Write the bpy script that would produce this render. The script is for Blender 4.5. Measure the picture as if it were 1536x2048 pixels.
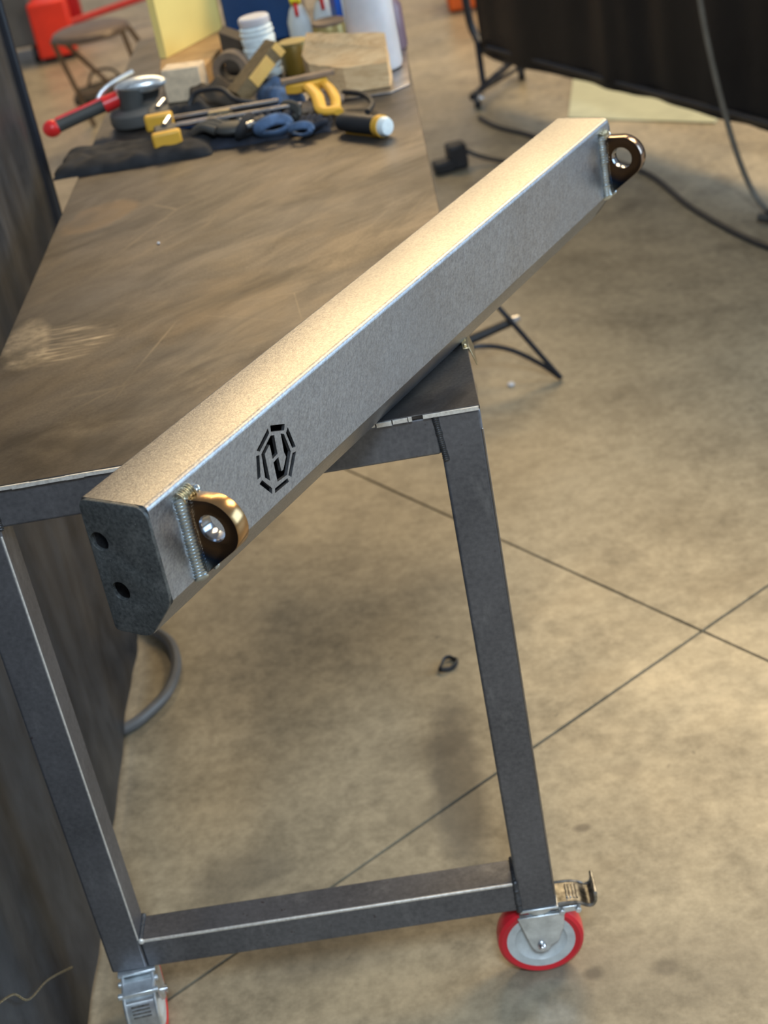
import bpy, bmesh, math, random
from mathutils import Vector, Matrix, noise
random.seed(7)
R = math.radians
SC = bpy.context.scene
for o in list(bpy.data.objects): bpy.data.objects.remove(o)
COL = SC.collection

# ------------------------------------------------------------------ camera
F_PX = 3141.86
cam_d = bpy.data.cameras.new('camera'); cam = bpy.data.objects.new('camera', cam_d); COL.objects.link(cam); SC.camera = cam
yaw, pit, rol = -0.05882, 0.51025, 0.19379
fwd = Vector((math.sin(yaw)*math.cos(pit), math.cos(yaw)*math.cos(pit), -math.sin(pit)))
rgt = Vector((math.cos(yaw), -math.sin(yaw), 0)); dwn = fwd.cross(rgt)
r2 = math.cos(rol)*rgt + math.sin(rol)*dwn; d2 = -math.sin(rol)*rgt + math.cos(rol)*dwn
m = Matrix((r2, -d2, -fwd)).transposed().to_4x4(); m.translation = Vector((-0.03445, -1.56933, 0.76473)); cam.matrix_world = m
cam_d.sensor_fit = 'HORIZONTAL'; cam_d.sensor_width = 36; cam_d.lens = 36*F_PX/1536
cam_d.clip_start = 0.05; cam_d.clip_end = 60
cam_d.dof.use_dof = True; cam_d.dof.focus_distance = 1.60; cam_d.dof.aperture_fstop = 9.0; cam_d.dof.aperture_blades = 0

# ------------------------------------------------------------------ world and lights
W = bpy.data.worlds.new('world'); SC.world = W; W.use_nodes = True
W.node_tree.nodes['Background'].inputs[0].default_value = (0.88, 0.93, 1.0, 1)
W.node_tree.nodes['Background'].inputs[1].default_value = 0.33
def area(name, loc, target, sx, sy, power, color):
    l = bpy.data.lights.new(name, 'AREA'); l.shape = 'RECTANGLE'; l.size = sx; l.size_y = sy; l.energy = power; l.color = color
    o = bpy.data.objects.new(name, l); COL.objects.link(o); o.location = loc
    o.rotation_euler = (Vector(target)-Vector(loc)).to_track_quat('-Z', 'Y').to_euler(); return o
area('warm_bay_light', (0.6, 7.5, 4.6), (-0.1, 1.0, -0.3), 4.5, 1.6, 330, (1.0, 0.70, 0.34))
area('warm_side_light', (3.6, 3.2, 3.4), (0.3, 1.6, -0.8), 1.8, 1.8, 190, (1.0, 0.76, 0.45))
area('cool_door_light', (0.40, -3.1, 3.3), (-0.1, 0.4, -0.4), 0.8, 0.8, 150, (0.70, 0.85, 1.0))
area('cool_side_fill', (4.8, 0.6, 0.9), (0.0, 0.3, -0.2), 2.6, 2.4, 125, (0.50, 0.74, 1.0))  # unseen fill lamp, added to cool the beam's front face
SC.view_settings.view_transform = 'Standard'; SC.view_settings.look = 'None'; SC.view_settings.gamma = 1
SC.view_settings.use_curve_mapping = False; SC.view_settings.exposure = 0.0

# ------------------------------------------------------------------ material helpers
class NT:
    def __init__(s, name):
        s.m = bpy.data.materials.new(name); s.m.use_nodes = True; s.t = s.m.node_tree
        s.b = s.t.nodes['Principled BSDF']; s.tc = s.t.nodes.new('ShaderNodeTexCoord'); s.obj = s.tc.outputs['Object']
    def n(s, k, **kw):
        q = s.t.nodes.new(k)
        for a, v in kw.items(): setattr(q, a, v)
        return q
    def L(s, a, b): s.t.links.new(a, b)
    def put(s, sock, v):
        if isinstance(v, bpy.types.NodeSocket): s.L(v, sock)
        else: sock.default_value = v
    def mth(s, op, a, b=0.0, c=0.0, clamp=False):
        q = s.n('ShaderNodeMath', operation=op, use_clamp=clamp)
        for i, v in enumerate((a, b, c)): s.put(q.inputs[i], v)
        return q.outputs[0]
    def mapv(s, scale=(1,1,1), rot=(0,0,0), loc=(0,0,0)):
        src = s.obj
        if any(rot):
            q0 = s.n('ShaderNodeMapping'); s.L(src, q0.inputs[0]); q0.inputs['Rotation'].default_value = rot; src = q0.outputs[0]; rot = (0, 0, 0)
        q = s.n('ShaderNodeMapping'); s.L(src, q.inputs[0])
        q.inputs['Location'].default_value = loc; q.inputs['Rotation'].default_value = rot; q.inputs['Scale'].default_value = scale
        return q.outputs[0]
    def noise(s, scale, detail=4, rough=0.55, vec=None, dist=0.0):
        q = s.n('ShaderNodeTexNoise'); s.L(vec or s.obj, q.inputs['Vector'])
        q.inputs['Scale'].default_value = scale; q.inputs['Detail'].default_value = detail
        q.inputs['Roughness'].default_value = rough; q.inputs['Distortion'].default_value = dist
        return q.outputs[0]
    def ramp(s, f, stops):
        q = s.n('ShaderNodeValToRGB'); s.L(f, q.inputs[0]); e = q.color_ramp.elements
        while len(e) < len(stops): e.new(0.5)
        for i, (p, c) in enumerate(stops):
            e[i].position = p; e[i].color = (c[0], c[1], c[2], 1) if isinstance(c, tuple) else (c, c, c, 1)
        return q.outputs[0]
    def mix(s, f, a, b, mode='MIX'):
        q = s.n('ShaderNodeMix', data_type='RGBA', blend_type=mode)
        s.put(q.inputs[0], f)
        for i, v in ((6, a), (7, b)):
            if isinstance(v, tuple): v = (v[0], v[1], v[2], 1)
            s.put(q.inputs[i], v)
        return q.outputs[2]
    def bump(s, h, strength=0.2, dist=0.001):
        q = s.n('ShaderNodeBump'); q.inputs['Strength'].default_value = strength; q.inputs['Distance'].default_value = dist
        s.L(h, q.inputs['Height']); s.L(q.outputs[0], s.b.inputs['Normal'])
    def set(s, **kw):
        for k, v in kw.items():
            nm = {'color': 'Base Color', 'rough': 'Roughness', 'metal': 'Metallic', 'coat': 'Coat Weight', 'coat_rough': 'Coat Roughness',
                  'trans': 'Transmission Weight', 'spec': 'Specular IOR Level', 'aniso': 'Anisotropic', 'sheen': 'Sheen Weight', 'sss': 'Subsurface Weight'}[k]
            if isinstance(v, tuple): v = (v[0], v[1], v[2], 1)
            s.put(s.b.inputs[nm], v)
        return s
    def xyz(s):
        q = s.n('ShaderNodeSeparateXYZ'); s.L(s.obj, q.inputs[0]); return q.outputs
    def blob(s, cx, cy, rx, ry, rot=0, wob=0.5, nz=None, soft=0.35):
        """soft-edged mask in object XY for stains, worn and darker patches"""
        X, Y, Z = s.xyz(); c, k = math.cos(rot), math.sin(rot)
        dx = s.mth('SUBTRACT', X, cx); dy = s.mth('SUBTRACT', Y, cy)
        u = s.mth('ADD', s.mth('MULTIPLY', dx, c/rx), s.mth('MULTIPLY', dy, k/rx))
        v = s.mth('ADD', s.mth('MULTIPLY', dx, -k/ry), s.mth('MULTIPLY', dy, c/ry))
        d = s.mth('SQRT', s.mth('ADD', s.mth('MULTIPLY', u, u), s.mth('MULTIPLY', v, v)))
        if nz is not None: d = s.mth('ADD', d, s.mth('MULTIPLY', s.mth('SUBTRACT', nz, 0.5), wob*2))
        return s.mth('DIVIDE', s.mth('SUBTRACT', 1.0, d), soft, clamp=True)

def simple(name, color, rough=0.5, metal=0.0, var=0.15, scale=20, bump=0.0, bscale=None, **kw):
    t = NT(name); f = t.noise(scale)
    d = tuple(c*(1-var) for c in color); l = tuple(min(1, c*(1+var)) for c in color)
    t.set(color=t.ramp(f, [(0.3, d), (0.7, l)]), rough=rough, metal=metal, **kw)
    if bump: t.bump(t.noise(bscale or scale*4, 3), bump)
    return t.m

M = {}
# brushed bare steel of the beam
t = NT('brushed_steel')
sc1 = t.noise(28, 4, 0.6, t.mapv((1.2, 14, 14), (0, R(32), R(18))))
sc2 = t.noise(30, 4, 0.6, t.mapv((12, 12, 1.2), (R(12), R(-24), 0)))
cl = t.noise(7, 4, 0.6)
fine = t.noise(900, 2, 0.5)
s12 = t.mth('ADD', t.mth('MULTIPLY', sc1, 0.5), t.mth('MULTIPLY', sc2, 0.5))
base = t.ramp(cl, [(0.25, (0.36, 0.36, 0.365)), (0.5, (0.47, 0.47, 0.47)), (0.8, (0.58, 0.58, 0.575))])
base = t.mix(0.6, base, t.ramp(s12, [(0.38, (0.28, 0.285, 0.30)), (0.62, (0.68, 0.68, 0.68))]))
base = t.mix(0.22, base, t.ramp(t.noise(420, 3, 0.6), [(0.35, (0.15, 0.15, 0.16)), (0.65, (0.9, 0.9, 0.9))]))
base = t.mix(1.0, base, (0.80, 0.80, 0.81), 'MULTIPLY')
base = t.mix(t.ramp(t.noise(3.2, 3, 0.5), [(0.35, 0.0), (0.7, 0.45)]), base, (0.24, 0.25, 0.27))
t.set(color=base, metal=1.0, rough=t.ramp(t.mth('ADD', t.mth('MULTIPLY', cl, 0.5), t.mth('MULTIPLY', s12, 0.5)), [(0.3, 0.34), (0.7, 0.48)]))
t.bump(t.mth('ADD', s12, t.mth('MULTIPLY', fine, 0.6)), 0.30, 0.0008); M['steel'] = t.m
# dark mill-scale end plate
t = NT('mill_scale_plate')
f = t.noise(30, 5, 0.65); g = t.noise(260, 3, 0.6); sp = t.noise(700, 1)
c = t.mix(0.6, t.ramp(f, [(0.3, (0.045, 0.052, 0.055)), (0.7, (0.13, 0.145, 0.145))]), t.ramp(g, [(0.3, (0.04, 0.045, 0.048)), (0.7, (0.19, 0.2, 0.2))]))
c = t.mix(t.ramp(sp, [(0.68, 0.0), (0.78, 0.7)]), c, (0.42, 0.42, 0.40))
c = t.mix(t.ramp(t.noise(18, 6, 0.75, t.mapv((1, 1, 1.6), (R(35), 0, 0))), [(0.52, 0.0), (0.68, 0.45)]), c, (0.30, 0.31, 0.30))
t.set(color=c, metal=0.55, rough=0.5); t.bump(g, 0.25, 0.0005); M['endplate'] = t.m
# dark hot-rolled tube of the table frame
t = NT('hot_rolled_tube')
f = t.noise(9, 4, 0.6); g = t.noise(160, 3, 0.6); w = t.noise(26, 5, 0.7, t.mapv((1, 1, 0.35)))
c = t.ramp(f, [(0.25, (0.14, 0.145, 0.165)), (0.75, (0.25, 0.258, 0.29))])
c = t.mix(0.35, c, t.ramp(g, [(0.3, (0.05, 0.05, 0.056)), (0.7, (0.22, 0.225, 0.24))]))
c = t.mix(t.ramp(w, [(0.57, 0.0), (0.70, 0.40)]), c, (0.34, 0.35, 0.37))
rs = t.noise(120, 2, 0.5); c = t.mix(t.mth('MULTIPLY', t.ramp(rs, [(0.70, 0.0), (0.74, 0.8)]), t.ramp(f, [(0.5, 0.0), (0.6, 1.0)])), c, (0.07, 0.03, 0.025))
t.set(color=c, metal=0.72, rough=0.47); t.bump(g, 0.12, 0.0005); M['tube'] = t.m
M['bright_edge'] = simple('ground_bright_edge', (0.88, 0.85, 0.80), 0.42, 0.55, 0.2, 220, 0.2)
M['weld'] = simple('weld_bead_metal', (0.56, 0.64, 0.69), 0.30, 1.0, 0.2, 60)
M['weld_pale'] = simple('weld_crater_straw', (0.56, 0.52, 0.38), 0.33, 1.0, 0.4, 300, 0.4, 500)
M['weld_dark'] = simple('dark_weld', (0.10, 0.105, 0.115), 0.4, 0.8, 0.4, 120, 0.3)
# heat-tinted lug: straw/brown rim, blue to grey towards the weld
t = NT('heat_tinted_lug')
X, Y, Z = t.xyz(); nz = t.noise(40, 3)
d = t.mth('SQRT', t.mth('ADD', t.mth('POWER', t.mth('SUBTRACT', Y, -0.1022), 2), t.mth('POWER', t.mth('SUBTRACT', Z, 0.096), 2)))
d = t.mth('ADD', d, t.mth('MULTIPLY', t.mth('SUBTRACT', nz, 0.5), 0.006))
c = t.ramp(t.mth('MULTIPLY', d, 16.0), [(0.20, (0.16, 0.10, 0.06)), (0.36, (0.20, 0.115, 0.06)), (0.47, (0.10, 0.07, 0.055)), (0.56, (0.025, 0.045, 0.09)), (0.68, (0.09, 0.10, 0.105)), (0.85, (0.22, 0.18, 0.14))])
t.set(color=c, metal=1.0, rough=0.24); t.bump(t.noise(300, 2, 0.5, t.mapv((1, 8, 1))), 0.08, 0.0003); M['lug'] = t.m
M['lug_edge'] = simple('straw_gold_lug_rim', (0.37, 0.23, 0.11), 0.22, 1.0, 0.12, 9)
M['lug_edge2'] = simple('bronze_brown_lug_rim', (0.27, 0.20, 0.16), 0.20, 1.0, 0.15, 9)
M['bore'] = simple('polished_bore', (0.30, 0.31, 0.34), 0.15, 1.0, 0.05, 10)
M['hazscale'] = simple('rusty_heat_haze', (0.30, 0.22, 0.18), 0.4, 1.0, 0.4, 60)

# worn table plate
t = NT('worn_table_plate')
a = t.noise(4.2, 5, 0.62, t.mapv((0.8, 1.7, 1), (0, 0, R(-52))), 0.8); b = t.noise(7.5, 7, 0.68, t.mapv((0.75, 2.2, 1), (0, 0, R(-40))), 0.5)
g = t.noise(240, 3, 0.6)
c = t.ramp(a, [(0.28, (0.07, 0.066, 0.064)), (0.45, (0.16, 0.145, 0.13)), (0.60, (0.24, 0.19, 0.125)), (0.78, (0.36, 0.30, 0.20))])
c = t.mix(0.55, c, t.ramp(b, [(0.30, (0.035, 0.033, 0.035)), (0.5, (0.18, 0.158, 0.138)), (0.70, (0.36, 0.31, 0.24))]))
c = t.mix(0.25, c, t.ramp(g, [(0.3, (0.05, 0.045, 0.04)), (0.7, (0.36, 0.32, 0.26))]))
nz = t.noise(14, 4)
tan = t.blob(-0.545, 0.93, 0.055, 0.085, R(-20), 0.5, nz, 0.2); c = t.mix(t.mth('MULTIPLY', tan, 0.55), c, (0.40, 0.28, 0.16))
brn = t.blob(-0.30, 0.42, 0.13, 0.14, 0, 0.6, nz, 0.5); c = t.mix(t.mth('MULTIPLY', brn, 0.45), c, (0.26, 0.19, 0.11))
wp = t.blob(-0.585, 0.415, 0.038, 0.10, R(4), 0.25, nz, 0.3)
st = t.noise(60, 3, 0.5, t.mapv((0.25, 3.0, 1))); wq = t.blob(-0.53, 0.40, 0.07, 0.075, 0, 0.25, nz, 0.35)
scr = t.mth('MAXIMUM', t.mth('MULTIPLY', wp, t.ramp(t.noise(70, 4, 0.7), [(0.35, 0.3), (0.6, 1.0)])), t.mth('MULTIPLY', wq, t.ramp(st, [(0.50, 0.1), (0.60, 0.9)])))
c = t.mix(t.mth('MULTIPLY', scr, 0.95), c, (1.0, 0.86, 0.62))
# long thin scratches
for k, (rz, sc, th) in enumerate(((R(58), 3.2, 0.010), (R(50), 5.1, 0.006), (R(12), 4.0, 0.004))):
    v = t.n('ShaderNodeTexVoronoi', feature='DISTANCE_TO_EDGE'); t.L(t.mapv((0.35, 1.0, 1), (0, 0, -rz), (k*3.1, k, 0)), v.inputs['Vector']); v.inputs['Scale'].default_value = sc*2
    ln = t.ramp(v.outputs[0], [(0.0, 1.0), (th, 0.0)]); ln = t.mth('MULTIPLY', ln, t.ramp(t.noise(3.5, 2, 0.5, t.mapv(loc=(k*5, 2, 0))), [(0.55, 0.0), (0.68, 0.5)]))
    c = t.mix(ln, c, (0.60, 0.50, 0.34))
X, Y, Z = t.xyz(); fr = t.mth('MULTIPLY', t.mth('SUBTRACT', 0.10, Y), 12.0, clamp=True)
spk = t.ramp(t.noise(330, 2, 0.6), [(0.66, 0.0), (0.72, 1.0)]); c = t.mix(t.mth('MULTIPLY', t.mth('MULTIPLY', spk, t.ramp(t.noise(9, 3), [(0.45, 0.0), (0.6, 1.0)])), 0.7), c, (0.62, 0.52, 0.36))
soot = t.ramp(t.noise(3.4, 5, 0.65, t.mapv((0.8, 1.5, 1), (0, 0, R(-45)), (3, 1, 0)), 0.6), [(0.50, 0.0), (0.62, 0.72)]); c = t.mix(soot, c, (0.045, 0.04, 0.038)); gz = t.ramp(t.noise(2.6, 4, 0.6, t.mapv(loc=(7, 3, 0))), [(0.48, 0.0), (0.62, 0.6)]); c = t.mix(gz, c, t.mix(b, (0.07, 0.07, 0.075), (0.26, 0.255, 0.25)))
c = t.mix(1.0, c, (0.50, 0.51, 0.55), 'MULTIPLY')
t.set(color=c, metal=0.65, rough=t.ramp(b, [(0.3, 0.52), (0.7, 0.38)])); t.bump(t.mth('ADD', g, b), 0.10, 0.0008); M['plate'] = t.m

# concrete floor
def concrete(name, s=0.0):
    t = NT(name)
    a = t.noise(1.1, 5, 0.6, t.mapv(loc=(s, s*2, 0)), 0.3); b = t.noise(6, 7, 0.68, t.mapv(loc=(s, 0, 0))); g = t.noise(48, 6, 0.7); p = t.noise(22, 4, 0.6)
    c = t.ramp(a, [(0.28, (0.20, 0.17, 0.12)), (0.5, (0.33, 0.28, 0.19)), (0.72, (0.47, 0.385, 0.25))])
    c = t.mix(0.60, c, t.ramp(b, [(0.32, (0.10, 0.09, 0.068)), (0.5, (0.32, 0.275, 0.195)), (0.68, (0.52, 0.44, 0.305))]))
    c = t.mix(0.38, c, t.ramp(g, [(0.36, (0.10, 0.09, 0.068)), (0.5, (0.31, 0.27, 0.195)), (0.62, (0.50, 0.43, 0.31))]))
    h = t.noise(2.6, 6, 0.7, t.mapv(loc=(2, 7+s, 0)), 0.4); c = t.mix(0.38, c, t.ramp(h, [(0.32, (0.12, 0.105, 0.075)), (0.5, (0.33, 0.28, 0.19)), (0.68, (0.55, 0.46, 0.31))]))
    c = t.mix(t.ramp(t.noise(3.3, 5, 0.7, t.mapv(loc=(4, 1+s, 0)), 0.5), [(0.54, 0.0), (0.72, 0.6)]), c, (0.12, 0.10, 0.07))
    c = t.mix(t.ramp(p, [(0.70, 0.0), (0.75, 0.7)]), c, (0.11, 0.10, 0.08))
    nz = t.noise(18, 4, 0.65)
    for (x, y, rx, ry, k) in ((0.063, 0.29, 0.018, 0.012, .8), (0.035, -0.005, 0.018, 0.016, .7), (0.135, -0.012, 0.024, 0.02, .5), (0.15, 0.41, 0.03, 0.022, .35), (-0.48, 0.30, 0.10, 0.07, .35), (-0.35, 0.12, 0.14, 0.08, .35), (-0.12, 0.44, 0.055, 0.30, .62), (0.12, -0.02, 0.30, 0.10, .25)):  # dark floor patches; the long one runs back left of the right leg
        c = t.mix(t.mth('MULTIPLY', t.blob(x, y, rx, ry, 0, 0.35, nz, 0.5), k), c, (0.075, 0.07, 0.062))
    t.set(color=c, rough=t.ramp(b, [(0.3, 0.42), (0.7, 0.27)]), spec=0.40); t.bump(t.mth('ADD', g, b), 0.10, 0.002)
    return t.m
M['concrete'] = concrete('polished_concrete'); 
M['joint'] = simple('dark_saw_joint', (0.05, 0.045, 0.04), 0.8, 0, 0.3, 30)

def vinyl(name, lo, hi, rough):
    t = NT(name); a = t.noise(5, 5, 0.6, t.mapv((1, 1, 0.4)), 0.7); b = t.noise(26, 4, 0.6, t.mapv((1, 1, 0.5)))
    c = t.mix(0.4, t.ramp(a, [(0.3, lo), (0.7, hi)]), t.ramp(b, [(0.3, lo), (0.7, hi)]))
    t.set(color=c, rough=rough, spec=0.6); t.bump(t.noise(160, 2), 0.1, 0.001); return t.m
M['curtain'] = vinyl('dark_welding_curtain', (0.020, 0.024, 0.032), (0.16, 0.165, 0.175), 0.34)
M['curtain_far'] = vinyl('black_welding_curtain', (0.005, 0.006, 0.010), (0.020, 0.020, 0.022), 0.42)
M['black_paint'] = simple('black_painted_steel', (0.010, 0.012, 0.018), 0.35)
M['black_rubber'] = simple('black_rubber', (0.022, 0.023, 0.026), 0.5, bump=0.1)
M['grey_hose'] = simple('grey_hose', (0.12, 0.125, 0.13), 0.45)
M['grey_cable'] = simple('grey_cable', (0.16, 0.15, 0.125), 0.45)
M['zinc'] = simple('zinc_plated_steel', (0.74, 0.80, 0.84), 0.30, 0.8, 0.2, 60, 0.1)
M['dirty_zinc'] = simple('worn_zinc', (0.33, 0.33, 0.32), 0.30, 1.0, 0.6, 130, 0.3)
M['red_tread'] = simple('red_polyurethane', (0.72, 0.02, 0.035), 0.33, 0, 0.12, 10, coat=0.3)
M['hub'] = simple('pale_grey_hub', (0.60, 0.65, 0.66), 0.4, 0, 0.12, 60)
M['chrome'] = simple('chrome', (0.75, 0.77, 0.8), 0.12, 1.0, 0.05)
M['brass'] = simple('brassy_clip', (0.75, 0.64, 0.42), 0.3, 1.0, 0.2, 60)
def wood(name, lo, hi, sc=(4, 40, 40)):
    t = NT(name); a = t.noise(3, 5, 0.6, t.mapv(sc), 1.0); b = t.noise(20, 4, 0.6)
    t.set(color=t.mix(0.35, t.ramp(a, [(0.3, lo), (0.7, hi)]), t.ramp(b, [(0.3, lo), (0.7, hi)])), rough=0.7); t.bump(a, 0.4, 0.003); return t.m
M['wood'] = wood('rough_split_timber', (0.60, 0.36, 0.16), (1.0, 0.74, 0.42))
M['ply'] = wood('tan_plywood', (0.36, 0.20, 0.08), (0.66, 0.42, 0.19))
M['oldwood'] = wood('dirty_brown_timber', (0.12, 0.08, 0.035), (0.30, 0.20, 0.09))
M['fibre'] = simple('beige_fibre_board', (0.80, 0.64, 0.44), 0.8, 0, 0.2, 60, 0.4)
M['yellow_card'] = simple('yellow_card', (0.92, 0.74, 0.25), 0.6, 0, 0.06, 6, 0.08)
M['card_in'] = simple('brown_card', (0.48, 0.32, 0.17), 0.8)
M['navy'] = simple('navy_blue_plastic', (0.008, 0.050, 0.16), 0.4, 0, 0.2, 8)
M['white_plastic'] = simple('white_plastic', (0.66, 0.66, 0.69), 0.4, 0, 0.08, 20, sss=0.1)
M['white_glossy'] = simple('bluish_white_wrap', (0.78, 0.88, 0.93), 0.35, 0, 0.14, 60, 0.3)
M['clear'] = simple('milky_clear_plastic', (0.62, 0.68, 0.70), 0.2, 0, 0.1, 20)
M['yellow'] = simple('yellow_plastic', (0.80, 0.44, 0.05), 0.45, 0, 0.12, 12)
M['bright_yellow'] = simple('bright_yellow_plastic', (0.85, 0.72, 0.03), 0.4)
M['amber'] = simple('amber_painted_wood', (1.0, 0.56, 0.15), 0.5, 0, 0.10, 30)
M['red'] = simple('red_plastic', (0.70, 0.02, 0.02), 0.35)
M['red_paint'] = simple('bright_red_paint', (0.85, 0.035, 0.01), 0.4, 0, 0.2, 4)
M['dark_red'] = simple('dark_red_paint', (0.45, 0.01, 0.01), 0.4)
M['orange'] = simple('orange_plastic', (0.70, 0.12, 0.015), 0.45)
M['grip'] = simple('dark_grey_grip', (0.06, 0.06, 0.055), 0.6)
M['grey_paint'] = simple('grey_paint', (0.10, 0.10, 0.095), 0.5, 0, 0.2, 6)
M['black_cloth'] = simple('black_cloth', (0.018, 0.019, 0.022), 0.9, 0, 0.4, 40, 0.5, 300)
M['navy_cloth'] = simple('navy_cloth', (0.014, 0.019, 0.032), 0.9, 0, 0.45, 40, 0.5, 300)
M['denim'] = simple('blue_denim', (0.075, 0.13, 0.235), 0.9, 0, 0.4, 50, 0.5, 400)
M['leather'] = simple('tan_leather', (0.22, 0.16, 0.11), 0.75, 0, 0.3, 30, 0.3)
M['olive'] = simple('olive_tin', (0.34, 0.28, 0.11), 0.4, 0.4)
M['mustard'] = simple('mustard_tin', (0.20, 0.13, 0.02), 0.4, 0.3)
M['purple'] = simple('plum_bottle', (0.20, 0.14, 0.18), 0.35)
M['blue'] = simple('blue_print', (0.01, 0.09, 0.45), 0.4)
M['steel_rod'] = simple('dull_steel_rod', (0.34, 0.32, 0.31), 0.35, 1.0, 0.25, 30)
M['mat'] = simple('pale_green_sheet', (0.46, 0.49, 0.36), 0.45, 0, 0.12, 8)
M['seat_brown'] = simple('brown_painted_metal', (0.16, 0.11, 0.075), 0.35, 0.2)
M['dark_brown'] = simple('dark_brown_card', (0.06, 0.045, 0.03), 0.8)

# ------------------------------------------------------------------ mesh helpers
def link(name, me, mat=None, parent=None, smooth=True, bevel=0, seg=2, angle=35):
    o = bpy.data.objects.new(name, me); COL.objects.link(o)
    if mat is not None and not me.materials: me.materials.append(mat)
    if parent is not None: o.parent = parent
    if smooth:
        for p in me.polygons: p.use_smooth = True
        try: me.set_sharp_from_angle(angle=R(angle))
        except Exception: pass
    if bevel:
        b = o.modifiers.new('bevel', 'BEVEL'); b.width = bevel; b.segments = seg; b.limit_method = 'ANGLE'; b.angle_limit = R(40); b.harden_normals = False
    return o
def mesh(bm, name='m'):
    bmesh.ops.recalc_face_normals(bm, faces=bm.faces); me = bpy.data.meshes.new(name); bm.to_mesh(me); bm.free(); return me
def part(name, bm, mat, parent=None, **kw): return link(name, mesh(bm, name), mat, parent, **kw)
def B(): return bmesh.new()
def box(bm, c, s, rot=None):
    g = bmesh.ops.create_cube(bm, size=1)
    mt = Matrix.Translation(c) @ (rot.to_4x4() if rot else Matrix()) @ Matrix.Diagonal((s[0], s[1], s[2], 1))
    bmesh.ops.transform(bm, matrix=mt, verts=g['verts']); return g['verts']
def bxr(bm, x0, x1, y0, y1, z0, z1): return box(bm, ((x0+x1)/2, (y0+y1)/2, (z0+z1)/2), (x1-x0, y1-y0, z1-z0))
def frame_from(d):
    d = Vector(d).normalized(); q = d.to_track_quat('Z', 'Y'); return q.to_matrix()
def cyl(bm, p0, p1, r0, r1=None, seg=20, caps=True):
    p0, p1 = Vector(p0), Vector(p1); r1 = r0 if r1 is None else r1
    g = bmesh.ops.create_cone(bm, cap_ends=caps, segments=seg, radius1=r0, radius2=r1, depth=(p1-p0).length)
    bmesh.ops.transform(bm, matrix=Matrix.Translation((p0+p1)/2) @ frame_from(p1-p0).to_4x4(), verts=g['verts'])
def ball(bm, c, s, seg=14, rot=None):
    g = bmesh.ops.create_uvsphere(bm, u_segments=seg, v_segments=max(6, seg//2), radius=1)
    s = (s, s, s) if not hasattr(s, '__len__') else s
    bmesh.ops.transform(bm, matrix=Matrix.Translation(c) @ (rot.to_4x4() if rot else Matrix()) @ Matrix.Diagonal((s[0], s[1], s[2], 1)), verts=g['verts'])
def smooth_path(pts, n=8):
    P = [Vector(p) for p in pts]; out = []
    for i in range(len(P)-1):
        a, b, c, d = P[max(i-1, 0)], P[i], P[i+1], P[min(i+2, len(P)-1)]
        for k in range(n):
            u = k/n; out.append(0.5*((2*b)+(c-a)*u+(2*a-5*b+4*c-d)*u*u+(3*b-a-3*c+d)*u**3))
    out.append(P[-1]); return out
def sweep(bm, pts, r, seg=10, closed=False, sx=1, sy=1):
    n = len(pts); rings = []; up = Vector((0, 0, 1))
    for i, p in enumerate(pts):
        a = pts[(i-1) % n] if closed else pts[max(i-1, 0)]; b = pts[(i+1) % n] if closed else pts[min(i+1, n-1)]
        tg = (b-a).normalized(); u = up-tg*up.dot(tg)
        if u.length < 1e-3: u = Vector((1, 0, 0))-tg*tg.x
        u.normalize(); up = u; v = tg.cross(u); rr = r(i/(n-1)) if callable(r) else r
        rings.append([bm.verts.new(p+(u*math.cos(2*math.pi*k/seg)*sx+v*math.sin(2*math.pi*k/seg)*sy)*rr) for k in range(seg)])
    for i in range(n if closed else n-1):
        A, Bn = rings[i], rings[(i+1) % n]
        for k in range(seg): bm.faces.new((A[k], A[(k+1) % seg], Bn[(k+1) % seg], Bn[k]))
    if not closed: bm.faces.new(rings[0][::-1]); bm.faces.new(rings[-1])
def lathe(bm, prof, c=(0, 0, 0), axis=(0, 0, 1), seg=28, close=True):
    fr = frame_from(axis); c = Vector(c); rings = []
    for r, z in prof:
        if r < 1e-6: rings.append([bm.verts.new(c+fr@Vector((0, 0, z)))])
        else: rings.append([bm.verts.new(c+fr@Vector((r*math.cos(2*math.pi*k/seg), r*math.sin(2*math.pi*k/seg), z))) for k in range(seg)])
    for A, Bn in zip(rings, rings[1:]):
        for k in range(seg):
            j = (k+1) % seg
            if len(A) == 1 and len(Bn) == 1: continue
            if len(A) == 1: bm.faces.new((A[0], Bn[j], Bn[k]))
            elif len(Bn) == 1: bm.faces.new((A[k], A[j], Bn[0]))
            else: bm.faces.new((A[k], A[j], Bn[j], Bn[k]))
def prism(bm, poly, z0, z1, top=None):
    """poly: XY footprint; top: optional list of z per vertex"""
    lo = [bm.verts.new((x, y, z0)) for x, y in poly]; hi = [bm.verts.new((x, y, (top[i] if top else z1))) for i, (x, y) in enumerate(poly)]
    bm.faces.new(lo[::-1]); bm.faces.new(hi); n = len(poly)
    for i in range(n): bm.faces.new((lo[i], lo[(i+1) % n], hi[(i+1) % n], hi[i]))
def holed(outer, holes, thick, mt, bev=0.0):
    """flat plate with true holes: outline in local XY, thickness along local +Z, placed by the matrix mt"""
    cu = bpy.data.curves.new('c', 'CURVE'); cu.dimensions = '2D'; cu.fill_mode = 'BOTH'; cu.extrude = thick/2-bev; cu.bevel_depth = bev; cu.bevel_resolution = 1
    for ring in [outer]+holes:
        sp = cu.splines.new('POLY'); sp.points.add(len(ring)-1); sp.use_cyclic_u = True
        for i, (x, y) in enumerate(ring): sp.points[i].co = (x, y, 0, 1)
    tmp = bpy.data.objects.new('tmp', cu); COL.objects.link(tmp)
    dg = bpy.context.evaluated_depsgraph_get(); me = bpy.data.meshes.new_from_object(tmp.evaluated_get(dg))
    bpy.data.objects.remove(tmp); bpy.data.curves.remove(cu); me.materials.clear()
    me.transform(mt @ Matrix.Translation((0, 0, thick/2))); return me
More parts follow.
